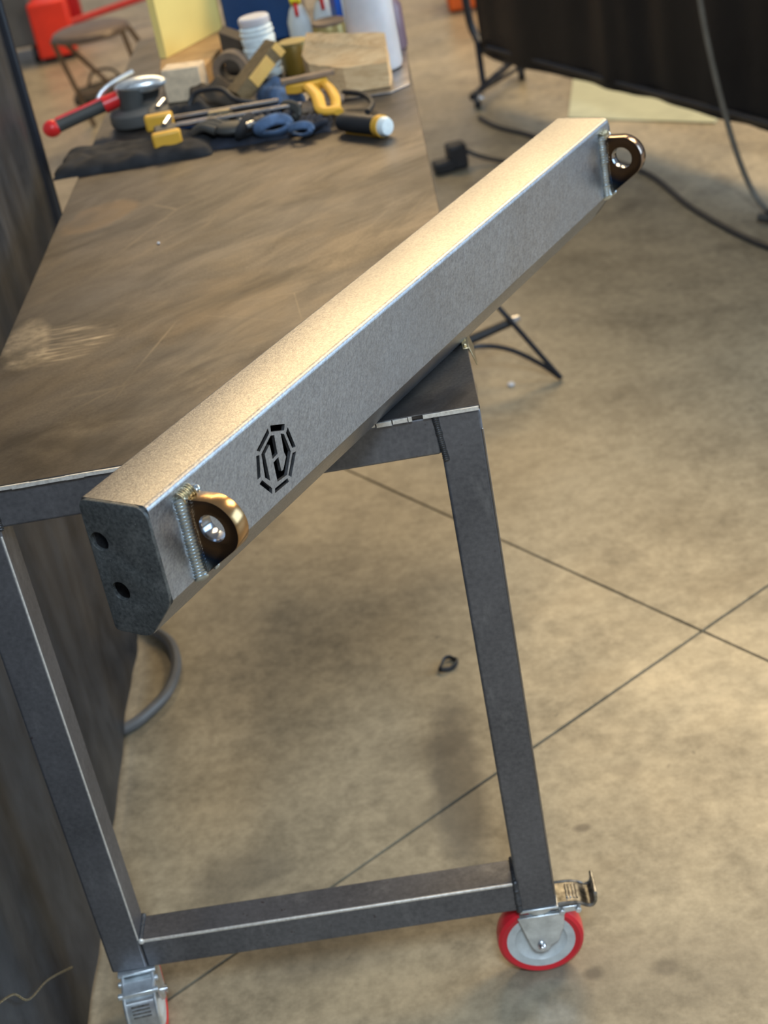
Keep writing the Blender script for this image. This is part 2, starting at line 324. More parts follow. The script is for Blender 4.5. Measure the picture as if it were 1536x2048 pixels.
def joinmesh(*mes):
    bm = bmesh.new()
    for q in mes: bm.from_mesh(q)
    bmesh.ops.remove_doubles(bm, verts=bm.verts, dist=1e-5); return bm
def arc(cx, cy, r, a0, a1, n=8): return [(cx+r*math.cos(R(a0+(a1-a0)*i/n)), cy+r*math.sin(R(a0+(a1-a0)*i/n))) for i in range(n+1)]
def circ(cx, cy, r, n=40): return [(cx+r*math.cos(2*math.pi*i/n), cy+r*math.sin(2*math.pi*i/n)) for i in range(n)]
def empty(name, loc=(0, 0, 0), rz=0):
    o = bpy.data.objects.new(name, None); COL.objects.link(o); o.location = loc; o.rotation_euler = (0, 0, rz); o.empty_display_size = 0.05; return o
def tag(o, label, cat, group=None, kind=None):
    o['label'] = label; o['category'] = cat
    if group: o['group'] = group
    if kind: o['kind'] = kind
    return o

# ------------------------------------------------------------------ setting: floor of concrete slabs with saw-cut joints
FZ = -0.886
def G(x, y): return (-0.0345+0.9857*(x+0.0345), -1.569+0.9857*(y+1.569))
jx, jy = G(0.353, 0.788); ang = R(36.9); S = 6.0
fl = B(); bxr(fl, -9, 9, -7, 16, FZ-0.12, FZ-0.008)
floor = part('floor', fl, M['joint'], smooth=False); floor['kind'] = 'structure'
uu = Vector((math.cos(ang), math.sin(ang))); vv = Vector((-uu.y, uu.x)); gp = 0.0030
def wob(k): return 0.0011*noise.noise(Vector((k*9.0, 3.1, 0)))
for i in (-1, 0):
    for j in (-1, 0, 1):
        if True:
            u0, u1, v0, v1 = i*S+gp, (i+1)*S-gp, j*S+gp, (j+1)*S-gp
            def edge(ax, bx, ay, by, n=120):
                return [((ax+(bx-ax)*k/n)+(wob((ay+by)+k*.31) if ax == bx else 0), (ay+(by-ay)*k/n)+(wob((ax+bx)+k*.37) if ay == by else 0)) for k in range(n)]
            ring = edge(u0, u1, v0, v0)+edge(u1, u1, v0, v1)+edge(u1, u0, v1, v1)+edge(u0, u0, v1, v0)
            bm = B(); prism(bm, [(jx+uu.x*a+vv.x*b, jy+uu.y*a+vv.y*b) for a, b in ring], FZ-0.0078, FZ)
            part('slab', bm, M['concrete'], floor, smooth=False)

# ------------------------------------------------------------------ work table
TW, T, LEN, TB = 0.612, 0.05, 2.25, -0.757
PT = 0.005
table = tag(empty('work_table', (-TW/2, LEN/2, FZ)), 'long dark steel work table on casters with a worn brown steel top', 'table')
TI = Matrix.Translation((TW/2, -LEN/2, -FZ))   # world -> table local
def tpart(name, bm, mat, **kw):
    me = mesh(bm, name); me.transform(TI); return link(name, me, mat, table, **kw)
bm = B(); bxr(bm, -0.617, 0.0, -0.001, LEN, -PT, 0)
me = mesh(bm, 'table_top'); pl = link('table_top', me, M['plate'], table, bevel=0.0008); pl.location = (TW/2, -LEN/2, -FZ)
# bright dented lip of the top, with three little cuts
bm = B(); x = -0.616
cuts = [(-0.118, -0.1165), (-0.0995, -0.098), (-0.0815, -0.0805), (-0.0765, -0.0640)]
segs = []; a = -0.616
for c0, c1 in cuts: segs.append((a, c0)); a = c1
segs.append((a, -0.0015))
for x0, x1 in segs:
    n = max(1, int((x1-x0)/0.02)); 
    for k in range(n): bxr(bm, x0+(x1-x0)*k/n, x0+(x1-x0)*(k+1)/n, -0.0032-0.0005*random.random(), -0.0012, -PT-0.0012*random.random(), -0.0006-0.0005*random.random())
tpart('front_lip', bm, M['bright_edge'])['label'] = 'bright scuffed front edge of the top with small saw cuts'
def tube(name, x0, x1, y0, y1, z0, z1, r=0.0035):
    bm = B(); bxr(bm, x0, x1, y0, y1, z0, z1); return tpart(name, bm, M['tube'], bevel=r, seg=3)
for lx in (-T, -TW):
    for ly in (0, LEN-T): tube('leg', lx, lx+T, ly, ly+T, TB, -PT-0.0005)
tube('top_rail', -TW+T, -T, 0.0015, T, -PT-T, -PT-0.0005); tube('top_rail', -TW+T, -T, LEN-T, LEN-0.0015, -PT-T, -PT-0.0005)
tube('side_rail', -T, -0.0015, T, LEN-T, -PT-T, -PT-0.0005); tube('side_rail', -TW+0.0015, -TW+T, T, LEN-T, -PT-T, -PT-0.0005)
tube('bottom_rail', -TW+T, -T, 0.0015, T, TB, TB+T)
tube('bottom_rail', -TW+T, -T, LEN-T, LEN-0.0015, TB, TB+T)
# ground-bright corner lines
bm = B(); bxr(bm, -TW+T+0.004, -T-0.003, 0.0008, 0.0036, TB+T-0.0038, TB+T+0.0002)
tpart('worn_corner', bm, M['bright_edge'], bevel=0.0008)['label'] = 'thin bright worn corner of the bottom rail'
bm = B(); bxr(bm, -TW+T-0.0026, -TW+T-0.0002, -0.0002, 0.0022, TB+T, -0.065)
tpart('worn_corner', bm, M['bright_edge'], bevel=0.0008)
bm = B(); bxr(bm, -0.0022, 0.0002, -0.0002, 0.0016, TB+0.02, -0.03)
tpart('worn_corner', bm, M['steel_rod'], bevel=0.0006)
# fillet welds at joints
def bead(name, p0, p1, r, n, mat, parentfn, sx=1.0, tilt=0.5, out=(0, -1, 0)):
    bm = B(); p0, p1 = Vector(p0), Vector(p1); d = (p1-p0).normalized(); o = Vector(out).normalized(); s = d.cross(o)
    ax = (d+o*tilt).normalized(); rot = Matrix((s, ax.cross(s), ax)).transposed()
    for i in range(n):
        c = p0.lerp(p1, i/(n-1)); k = 1+0.10*random.uniform(-1, 1)
        ball(bm, c, (r*sx*k, r*k, (p1-p0).length/(n-1)*0.84), 16, rot)
    return parentfn(name, bm, mat)
tw = lambda n, b, mt: tpart(n, b, mt)
bead('weld_seam', (-T-0.001, 0.001, -0.008), (-T+0.004, 0.001, -0.062), 0.0040, 22, M['weld_dark'], tw)
bead('weld_seam', (-T-0.001, 0.002, TB+0.001), (-T-0.001, 0.002, TB+T+0.001), 0.0045, 16, M['weld_dark'], tw)
bead('weld_seam', (-T-0.001, 0.002, TB+T), (-T-0.001, T, TB+T), 0.0040, 14, M['weld_dark'], tw, out=(0, 0, 1))
bead('weld_seam', (-TW+T+0.001, 0.002, TB+T), (-TW+T+0.001, T, TB+T), 0.0040, 14, M['weld_dark'], tw, out=(0, 0, 1))
bead('weld_seam', (-TW+T+0.001, 0.0015, -0.010), (-TW+T+0.001, 0.0015, -0.056), 0.0035, 16, M['weld_dark'], tw)
bm = B(); ball(bm, (-TW+T+0.003, -0.001, TB+T+0.001), (0.0045, 0.003, 0.0045)); tpart('spatter', bm, M['bright_edge'])

# casters: wheel axis along local Y, brake pedal towards local +X
WR = 0.060; WZ = FZ+WR
def caster(cx, cy, rz, down=False):
    mt = TI @ Matrix.Translation((cx, cy, 0)) @ Matrix.Rotation(rz, 4, 'Z')
    def cp(name, bm, mat, parent=None, **kw):
        me = mesh(bm, name); me.transform(mt); return link(name, me, mat, parent or table, **kw)
    ox = -0.004
    bm = B(); bxr(bm, -0.026, 0.026, -0.026, 0.026, TB-0.0045, TB-0.0002)
    lathe(bm, [(0, TB-0.016), (0.021, TB-0.016), (0.025, TB-0.011), (0.023, TB-0.0046), (0, TB-0.0046)])
    # fork: bridge and two tapering cheeks
    bxr(bm, -0.028, 0.028, -0.022, 0.022, TB-0.020, TB-0.016)
    pl = [(-0.031, TB-0.016), (0.033, TB-0.016), (0.030, TB-0.040), (0.020, WZ+0.004)]+[(ox+0.014*math.cos(R(a)), WZ+0.014*math.sin(R(a))) for a in (0, -40, -80, -120, -160)]
    pl[4:] = [(ox+0.014*math.cos(R(a)), WZ+0.014*math.sin(R(a))) for a in (-10, -50, -90, -130, -170)]
    for sy in (-1, 1):
        lo = [bm.verts.new((x, sy*0.0195, z)) for x, z in pl]; hi = [bm.verts.new((x, sy*0.0225, z)) for x, z in pl]
        bm.faces.new(lo); bm.faces.new(hi); n = len(pl)
        for i in range(n): bm.faces.new((lo[i], lo[(i+1) % n], hi[(i+1) % n], hi[i]))
    ca = cp('caster', bm, M['zinc'], bevel=0.0008)
    bm = B(); lathe(bm, [(WR-0.013, -0.014), (WR-0.006, -0.016), (WR-0.0015, -0.013), (WR, -0.006), (WR, 0.006), (WR-0.0015, 0.013), (WR-0.006, 0.016), (WR-0.013, 0.014), (WR-0.013, -0.014)], (ox, 0, WZ), (0, 1, 0), 56)
    cp('tread', bm, M['red_tread'], ca)['label'] = 'red rubber tyre'
    bm = B(); lathe(bm, [(0, -0.017), (0.010, -0.017), (0.012, -0.010), (0.026, -0.008), (0.033, -0.010), (0.036, -0.0135), (WR-0.013, -0.0145), (WR-0.0128, 0.0145), (0.036, 0.0135), (0.033, 0.010), (0.026, 0.008), (0.012, 0.010), (0.010, 0.017), (0, 0.017)], (ox, 0, WZ), (0, 1, 0), 48)
    cp('wheel_hub', bm, M['hub'], ca)
    bm = B(); lathe(bm, [(0, -0.031), (0.003, -0.031), (0.0055, -0.028), (0.0065, -0.023), (0.0065, 0.028), (0, 0.029)], (ox, 0, WZ), (0, 1, 0), 6 if False else 16); cp('axle_bolt', bm, M['chrome'], ca)
    # brake pedal: pressed channel with upturned end
    bm = B(); prof = [(0.026, TB+0.016-0.016), (0.045, TB-0.001), (0.056, TB-0.004), (0.066, TB-0.010), (0.073, TB-0.009), (0.077, TB-0.001), (0.0775, TB+0.010)]
    if down: prof = [(0.024, TB-0.006), (0.040, TB-0.010), (0.050, TB-0.013), (0.062, TB-0.020), (0.070, TB-0.036), (0.073, TB-0.058), (0.073, TB-0.075)]
    prof = [(p.x, p.z) for p in smooth_path([(x, 0, z) for x, z in prof], 5)]
    w = 0.0205; n = len(prof); th = 0.0025
    L0 = [bm.verts.new((x, -w, z)) for x, z in prof]; L1 = [bm.verts.new((x, w, z)) for x, z in prof]
    for i in range(n-1): bm.faces.new((L0[i], L0[i+1], L1[i+1], L1[i]))
    bmesh.ops.solidify(bm, geom=bm.faces[:], thickness=th)
    rim = [Vector((x, -w, z-0.001)) for x, z in prof]+[Vector((x, w, z-0.001)) for x, z in prof[::-1]]
    sweep(bm, rim, 0.0026, 8)
    pd = cp('brake_pedal', bm, M['zinc'] if down else M['dirty_zinc'], ca)
    bm = B()
    for k in range(4):
        rx, rz_ = (0.0655+0.0016*k, TB-0.0225-0.005*k) if down else (0.040+0.0045*k, TB+0.0015-0.0012*k)
        cyl(bm, (rx, -w*0.6, rz_), (rx, w*0.6, rz_), 0.0013, seg=8)
    cp('tread_ribs', bm, M['dirty_zinc'], ca)
    bm = B()
    for px, pz in ((0.030, TB-0.012), (0.052, TB-0.012)): cyl(bm, (px, -0.0275, pz), (px, 0.0275, pz), 0.0042, seg=14)
    box(bm, (0.041, 0, TB-0.013), (0.030, 0.042, 0.010)); cp('pedal_pivot', bm, M['zinc'], ca, bevel=0.001)
caster(-T/2, T/2, 0); caster(-TW+T/2+0.006, T/2-0.004, R(-84), True); caster(-T/2, LEN-T/2, R(150)); caster(-TW+T/2, LEN-T/2, R(80))

# brassy clip on the right edge of the top
tab = tag(empty('edge_clip', (0.004, 0.165, 0)), 'small brassy metal clip hanging over the right edge of the table top beside the beam', 'clip')
bm = B(); box(bm, (-0.0065, 0.012, 0.0012), (0.0075, 0.05, 0.0016)); box(bm, (0.0005, 0.018, -0.0105), (0.0014, 0.060, 0.026), Matrix.Rotation(R(-16), 3, 'Y'))
part('clip_plate', bm, M['brass'], tab, bevel=0.0005)
bm = B()
for k in range(3): ball(bm, (-0.007, -0.006+0.018*k, 0.0030), 0.0022, 10)
part('rivets', bm, M['brass'], tab)

# ------------------------------------------------------------------ the beam
bx0, by0, bth, BL, bw, bh, bch, bcv = -0.37152, -0.34289, R(58.373), 1.0431, 0.0756, 0.14155, 0.0352, 0.04256
beam = tag(empty('steel_beam', (bx0, by0, 0.0), bth), 'brushed steel box beam with two welded lugs lying across the table corner', 'beam')
WT = 0.0035
# local coordinates: x along the beam, y = -a (a: outwards through the front face), z up
r1, r2_, r3 = 0.006, 0.004, 0.005
sec = [(bw, bcv)]
front_lo, front_hi = bcv+0.001, bh-r1
sec = [(bw, front_hi)]+arc(bw-r1, bh-r1, r1, 0, 90, 6)[1:]+arc(r2_, bh-r2_, r2_, 90, 180, 4)+arc(r3, r3, r3, 180, 270, 4)+[(bw-bch-0.002, 0), (bw-bch, 0.0004), (bw-0.0012, bcv-0.0016), (bw, front_lo)]
def offs(pl, t):
    out = []; n = len(pl)
    for i in range(n):
        a = Vector(pl[max(i-1, 0)]); b = Vector(pl[i]); c = Vector(pl[min(i+1, n-1)])
        d1 = (b-a) if i > 0 else (c-b); d2_ = (c-b) if i < n-1 else (b-a); d1.normalize(); d2_.normalize()
        n1 = Vector((-d1.y, d1.x)); n2 = Vector((-d2_.y, d2_.x)); nn = (n1+n2).normalized(); out.append(b+nn*(t/max(0.5, nn.dot(n1))))
    return out
inn = offs(sec, WT)
bm = B(); e0, e1 = 0.0042, BL-0.0042; NX = 60
def ringv(pts, s): return [bm.verts.new((s, -p[0], p[1])) for p in pts]
outr = [ringv(sec, e0+(e1-e0)*k/NX) for k in range(NX+1)]; inr = [ringv([tuple(p) for p in inn], e0+(e1-e0)*k/NX) for k in range(NX+1)]
for rr in (outr, inr):
    for A, Bn in zip(rr, rr[1:]):
        for k in range(len(A)-1): bm.faces.new((A[k], A[k+1], Bn[k+1], Bn[k]))
for k in range(len(sec)-1):
    bm.faces.new((outr[0][k], outr[0][k+1], inr[0][k+1], inr[0][k])); bm.faces.new((outr[-1][k], outr[-1][k+1], inr[-1][k+1], inr[-1][k]))
walls = mesh(bm, 'walls')
logo = dict(
 top=[(.1945,.1205),(.2172,.1105),(.2140,.1050),(.1935,.1140)],
 tr=[(.2206,.1052),(.2262,.0805),(.2202,.0820),(.2158,.1010)],
 r=[(.2190,.0772),(.2250,.0757),(.2090,.0555),(.2050,.0598)],
 br=[(.2025,.0580),(.2035,.0535),(.1785,.0545),(.1800,.0590)],
 bl=[(.1640,.0775),(.1760,.0617),(.1740,.0562),(.1588,.0759)],
 l=[(.1637,.1040),(.1687,.1022),(.1628,.0815),(.1575,.0815)],
 tl=[(.1904,.1198),(.1905,.1140),(.1706,.1050),(.1660,.1083)],
 NL=[(.1917,.1110),(.1972,.1088),(.1960,.0890),(.1866,.0880),(.1871,.0962),(.1870,.1035),(.1768,.0988),(.1758,.0700),(.1692,.0772),(.1718,.1015)],
 NR=[(.2075,.1050),(.2125,.1018),(.2170,.0801),(.2030,.0614),(.1862,.0630),(.1868,.0842),(.1959,.0852),(.1958,.0697),(.1990,.0695),(.2078,.0790),(.2062,.0850)])
# local XY of the cut plate = (x, z) of the beam; its thickness runs inwards
mtf = Matrix(((1, 0, 0, 0), (0, 0, 1, -bw), (0, 1, 0, 0), (0, 0, 0, 1)))
fr = holed([(e0, front_lo), (e1, front_lo), (e1, front_hi), (e0, front_hi)], list(logo.values()), WT, mtf)
bm = joinmesh(walls, fr)
link('box_body', mesh(bm, 'box_body'), M['steel'], beam, angle=30)
# end plates (local XY = (a, z))
def rnd(pts, r):
    out = []; n = len(pts)
    for i in range(n):
        p = Vector(pts[i]); a = Vector(pts[i-1]); c = Vector(pts[(i+1) % n]); rr = r[i]
        if rr == 0: out.append(tuple(p)); continue
        pa = p+(a-p).normalized()*rr; pc = p+(c-p).normalized()*rr
        for k in range(6): u = k/5; q = pa*(1-u)**2+p*2*u*(1-u)+pc*u*u; out.append((q.x, q.y))
    return out
outl = rnd([(bw-0.0002, bh-0.0006), (0.0, bh-0.0006), (-0.001, 0.0), (bw-bch, 0.0), (bw-0.0002, bcv)], [0.013, 0.010, 0.006, 0.010, 0.010])
for s0 in (0, 1):
    mte = Matrix(((0, 0, 1, (0.0 if s0 == 0 else BL-0.0042)), (-1, 0, 0, 0), (0, 1, 0, 0), (0, 0, 0, 1)))
    me = holed(outl, [circ(0.0118, 0.0985, 0.0102, 32), circ(0.0200, 0.0466, 0.0102, 32)] if s0 == 0 else [], 0.0042, mte, 0.0004)
    me = mesh(joinmesh(me), 'end_plate'); o = link('end_plate', me, M['endplate'], beam, angle=30)
    o['label'] = 'dark speckled end plate with two round holes' if s0 == 0 else 'dark end plate at the far end'
# lugs: outline in (a, z), bored hole, thickness along the beam
hc = (0.1022, 0.0960); HR, TR = 0.0145, 0.0275
zt, zb = hc[1]+TR, 0.040
# lower tangent from the root corner (bw, zb) to the tip circle
v = Vector((hc[0]-bw, hc[1]-zb)); dist = v.length; al = math.atan2(v.y, v.x); be = math.asin(TR/dist); ta = math.degrees(al-be)-90
lug_out = [(bw-0.0005, zb), ]+arc(hc[0], hc[1], TR, ta, 88, 28)+[(bw-0.0005, zt-0.001)]
for s0, th, em in ((0.0482, 0.0175, M['lug_edge']), (1.0125, 0.0155, M['lug_edge2'])):
    mte = Matrix(((0, 0, 1, s0), (-1, 0, 0, 0), (0, 1, 0, 0), (0, 0, 0, 1)))
    me = mesh(joinmesh(holed(lug_out, [circ(hc[0], hc[1], HR, 48)], th, mte, 0.0006)), 'lug')
    me.materials.append(M['lug']); me.materials.append(em); me.materials.append(M['bore'])
    for p in me.polygons:
        if abs(p.normal.x) < 0.5:
            rr = math.hypot(-p.center.y-hc[0], p.center.z-hc[1]); p.material_index = 2 if rr < HR+0.002 else 1
    lug = link('lug', me, None, beam, angle=30); lug['label'] = 'heat-tinted lug with straw gold rim near the front end' if s0 < 0.1 else 'smaller-looking dark bronze lug at the far end'
    bp = lambda n, b, mt, lug=lug: part(n, b, mt, lug)
    bead('weld_bead', (s0-0.0040, -bw-0.0022, 0.1225), (s0-0.0035, -bw-0.0022, 0.0425), 0.0066, 24, M['weld'], bp, 1.1, 0.9, (-0.6, -0.8, 0))
    bead('weld_crater', (s0-0.003, -bw-0.0010, 0.1245), (s0+th-0.004, -bw-0.0010, 0.1255), 0.0076, 7, M['weld_pale'], bp, 1.0, 0.3, (0, -0.7, 0.7))
    bead('weld_bead', (s0+th+0.003, -bw-0.0020, 0.122), (s0+th+0.003, -bw-0.0020, 0.0415), 0.0045, 21, M['weld'], bp, 1.1, 0.9, (0.6, -0.8, 0))
    bm = B(); box(bm, (s0+th/2, -bw-0.0003, 0.082), (th+0.028, 0.0008, 0.096)); 

# ------------------------------------------------------------------ left welding screen
def curtain(name, p0, p1, z0, z1, amp, waves, mat, parent, n=160, m_=24, seed=0, thick=0.0015):
    bm = B(); p0, p1 = Vector(p0), Vector(p1); d = (p1-p0); L = d.length; nn = Vector((-d.y, d.x)).normalized(); rows = []
    for j in range(m_+1):
        row = []
        for i in range(n+1):
            u = i/n; v_ = j/m_; q = p0.lerp(p1, u)
            ph = noise.noise(Vector((u*L*2.2+seed, v_*0.8, seed)))*2.6
            off = amp*(math.sin(u*waves*2*math.pi+ph)+0.5*math.sin(u*waves*4.7*math.pi+ph*2))*(0.75-0.35*v_)+amp*0.35*noise.noise(Vector((u*L*4, v_*3, seed+5)))
            q = Vector((q.x, q.y, 0))+Vector((nn.x, nn.y, 0))*off; row.append(bm.verts.new((q.x, q.y, z1+(z0-z1)*v_+0.006*math.sin(u*9+seed)*v_)))
        rows.append(row)
    for A, C_ in zip(rows, rows[1:]):
        for k in range(n): bm.faces.new((A[k], A[k+1], C_[k+1], C_[k]))
    bmesh.ops.solidify(bm, geom=bm.faces[:], thickness=thick)
    return part(name, bm, mat, parent, angle=60)
ls = tag(empty('welding_screen', (0, 0, 0)), 'dark welding curtain with a black pole standing along the left side of the table', 'screen')
curtain('curtain', (-0.648, -1.05), (-0.710, 1.31), -0.856, 1.05, 0.0065, 7, M['curtain'], ls, seed=1.3)
bm = B(); cyl(bm, (-0.710, 1.335, FZ+0.03), (-0.710, 1.335, 1.10), 0.0125, seg=20); part('pole', bm, M['black_paint'], ls)
bm = B(); cyl(bm, (-0.647, -1.07, FZ+0.03), (-0.647, -1.07, 1.10), 0.0125, seg=20); part('pole', bm, M['black_paint'], ls)
bm = B(); cyl(bm, (-0.647, -1.07, 1.09), (-0.710, 1.335, 1.09), 0.0125, seg=16); part('top_rail', bm, M['black_paint'], ls)
for (fx, fy) in ((-0.730, 1.335), (-0.667, -1.07)):
    bm = B(); box(bm, (fx-0.12, fy, FZ+0.015), (0.34, 0.03, 0.03)); part('foot', bm, M['black_paint'], ls, bevel=0.003)
bm = B(); sweep(bm, smooth_path([(-0.656, -0.256, -0.527), (-0.656, -0.211, -0.561), (-0.656, -0.178, -0.605), (-0.657, -0.102, -0.652), (-0.658, -0.01, -0.724)], 8), 0.0016, 6); part('tear', bm, M['weld_pale'], ls)

# ------------------------------------------------------------------ right welding screen, far off
rs = tag(empty('welding_screen', (0.33, 4.5, FZ)), 'black rolling welding curtain standing on the floor beyond the beam at upper right', 'screen')
def rsp(name, bm, mat, **kw):
    me = mesh(bm, name); me.transform(Matrix.Translation((-0.33, -4.5, -FZ))); return link(name, me, mat, rs, **kw)
def curtain_r(*a, **k):
    o = curtain(*a, **k); o.data.transform(Matrix.Translation((-0.33, -4.5, -FZ))); return o
curtain_r('curtain', (0.31, 4.56), (1.62, 1.75), -0.742, 0.75, 0.018, 6, M['curtain_far'], rs, seed=4.2)
bm = B(); sweep(bm, smooth_path([(0.30, 4.62, 0.9), (0.285, 4.62, -0.4), (0.31, 4.60, -0.70), (0.40, 4.45, -0.76)], 8), 0.016, 10); rsp('frame_tube', bm, M['black_paint'])
bm = B(); cyl(bm, (0.34, 4.50, -0.71), (1.60, 1.78, -0.71), 0.010, seg=12); rsp('bottom_rail', bm, M['black_paint'])
bm = B(); cyl(bm, (0.245, 4.33, -0.842), (0.455, 4.64, -0.80), 0.014, seg=12); cyl(bm, (0.30, 4.45, -0.85), (0.46, 4.70, -0.86), 0.008, seg=10); rsp('foot_bar', bm, M['black_paint'])
bm = B(); cyl(bm, (0.305, 4.55, -0.70), (0.30, 4.44, -0.845), 0.012, seg=12); rsp('strut', bm, M['black_paint'])
bm = B(); cyl(bm, (0.44, 4.60, -0.80), (0.55, 4.50, -0.745), 0.011, seg=12); rsp('strut', bm, M['black_paint'])
for (x, y) in ((0.262, 4.335), (0.462, 4.62)):
    bm = B(); cyl(bm, (x-0.012, y, FZ+0.026), (x+0.012, y, FZ+0.026), 0.026, seg=20); box(bm, (x, y, FZ+0.05), (0.034, 0.04, 0.02)); rsp('caster', bm, M['black_rubber'])
bm = B(); ball(bm, (0.275, 4.315, FZ+0.04), 0.014); rsp('wheel_cap', bm, M['chrome'])

# pale sheet on the floor
q = [G(0.66, 4.60), G(0.566, 4.068), G(1.021, 3.71), G(1.16, 4.0), G(1.0, 4.45)]
bm = B(); prism(bm, q, FZ+0.0005, FZ+0.006); tag(part('floor_sheet', bm, M['mat'], smooth=False), 'pale green sheet lying flat on the floor under the black curtain', 'sheet')

# cables
def cable(name, pts, r, mat, label, cat='cable', n=10):
    bm = B(); sweep(bm, smooth_path(pts, n), r, 10); return tag(part(name, bm, mat), label, cat)
cable('hanging_cable', [(0.80, 2.80, 0.5), (0.805, 2.79, 0.0), (0.817, 2.78, -0.268), (0.844, 2.78, -0.478), (0.886, 2.78, -0.69), (0.925, 2.77, -0.82), (0.955, 2.72, -0.872), (0.99, 2.62, -0.878), (1.10, 2.45, -0.878)], 0.0085, M['grey_cable'], 'grey cable hanging down in front of the black curtain at right')
cable('floor_cable', [G(0.258, 4.255)+(FZ+.009,), G(0.31, 4.10)+(FZ+.009,), G(0.409, 3.929)+(FZ+.009,), G(0.55, 3.62)+(FZ+.009,), G(0.709, 3.315)+(FZ+.009,), G(0.784, 2.90)+(FZ+.009,), G(0.905, 2.519)+(FZ+.009,), G(1.1, 2.2)+(FZ+.009,)], 0.0085, M['black_rubber'], 'thick dark cable snaking over the floor behind the far end of the beam')
con = tag(empty('cable_connector', (0.945, 2.60, FZ)), 'dark connector lying on the floor at the right end of the grey cable', 'connector')
bm = B(); box(bm, (0.02, 0.035, 0.022), (0.05, 0.06, 0.04), Matrix.Rotation(R(20), 3, 'Z')); part('connector_body', bm, M['black_rubber'], con, bevel=0.006)
bm = B(); cyl(bm, (0.0, 0.04, 0.02), (-0.03, 0.06, 0.02), 0.012); part('collar', bm, M['grip'], con)
pg = tag(empty('power_plug', (0.12, 3.64, FZ), R(10)), 'black power plug block lying on the floor just right of the table', 'plug')
bm = B(); box(bm, (-0.035, 0.0, 0.022), (0.075, 0.06, 0.042)); part('plug_body', bm, M['black_rubber'], pg, bevel=0.008)
bm = B(); box(bm, (0.015, 0.01, 0.045), (0.065, 0.07, 0.085)); part('plug_head', bm, M['black_rubber'], pg, bevel=0.010)
bm = B(); sweep(bm, smooth_path([(0.04, 0.01, 0.06), (0.09, -0.015, 0.03), (0.18, -0.09, 0.01), (0.30, -0.16, 0.008), (0.42, -0.2, 0.008)], 8), 0.008, 8); part('cord', bm, M['black_rubber'], pg)
hose = cable('air_hose', [(-0.80, 1.18, FZ+.012), (-0.735, 1.10, FZ+.012), (-0.690, 1.045, FZ+.012), (-0.645, 0.985, FZ+.012), (-0.624, 0.905, FZ+.012), (-0.632, 0.82, FZ+.012), (-0.665, 0.76, FZ+.012), (-0.70, 0.725, FZ+.012), (-0.76, 0.70, FZ+.012)], 0.0105, M['grey_hose'], 'grey hose looping out on the floor from under the left curtain', 'hose')
# crumpled black ring on the floor
bm = B(); pts = []
for k in range(20):
    a = 2*math.pi*k/20; rr = 0.0135*(1+0.13*math.sin(3*a+0.6)); pts.append(Vector((rr*math.cos(a)*1.0, rr*math.sin(a)*1.5, 0.004+0.002*(1+math.sin(3*a)))))
sweep(bm, pts, 0.0032, 8, True, 1.5, 0.8); o = part('rubber_ring', bm, M['black_rubber']); o.location = G(-0.112, 0.805)+(FZ,); o.rotation_euler = (0, 0, R(-35))
tag(o, 'small crumpled black rubber ring lying on the floor left of the right leg', 'ring')
bm = B(); ball(bm, (0, 0, 0), (0.009, 0.011, 0.005), 10); o = part('paper_scrap', bm, M['white_plastic']); o.location = (0.124, 1.89, FZ+0.004); tag(o, 'tiny pale scrap on the floor right of the table corner', 'scrap')
bm = B(); ball(bm, (0, 0, 0), (0.0025, 0.006, 0.002), 8); o = part('metal_chip', bm, M['white_plastic']); o.location = G(-0.078, 0.074)+(FZ+0.002,); tag(o, 'tiny white chip on the floor left of the red wheel', 'chip')

# low black stand behind the table corner, with curved legs
st = tag(empty('floor_stand', (-0.02, 1.90, FZ)), 'low black stand with curved legs and silver-tipped arms on the floor beside the table', 'stand')
bm = B(); cyl(bm, (0, 0, 0.0), (0, 0, 0.26), 0.012); cyl(bm, (0, 0, 0), (0, 0, 0.012), 0.06); part('post', bm, M['black_paint'], st)
for (p0, p1) in (((0.0, 0.0, 0.115), (0.175, 0.03, 0.150)), ((0.0, 0.02, 0.225), (0.150, 0.05, 0.236))):
    bm = B(); cyl(bm, p0, p1, 0.0125, 0.0105); a = part('arm', bm, M['black_rubber'], st)
    bm = B(); d_ = (Vector(p1)-Vector(p0)).normalized(); cyl(bm, Vector(p1)-d_*0.002, Vector(p1)+d_*0.014, 0.011, 0.008); part('tip', bm, M['chrome'], a)
bm = B(); sweep(bm, smooth_path([(0.10, 0.03, 0.24), (0.135, 0.02, 0.205), (0.172, 0.0, 0.152), (0.218, -0.01, 0.078), (0.265, -0.03, 0.006)], 8), 0.0062, 10); part('leg', bm, M['black_paint'], st)
bm = B(); sweep(bm, smooth_path([(0.02, 0.0, 0.10), (0.08, 0.0, 0.112), (0.15, 0.0, 0.092), (0.22, -0.01, 0.045), (0.265, -0.03, 0.006)], 8), 0.0062, 10); part('leg', bm, M['black_paint'], st)

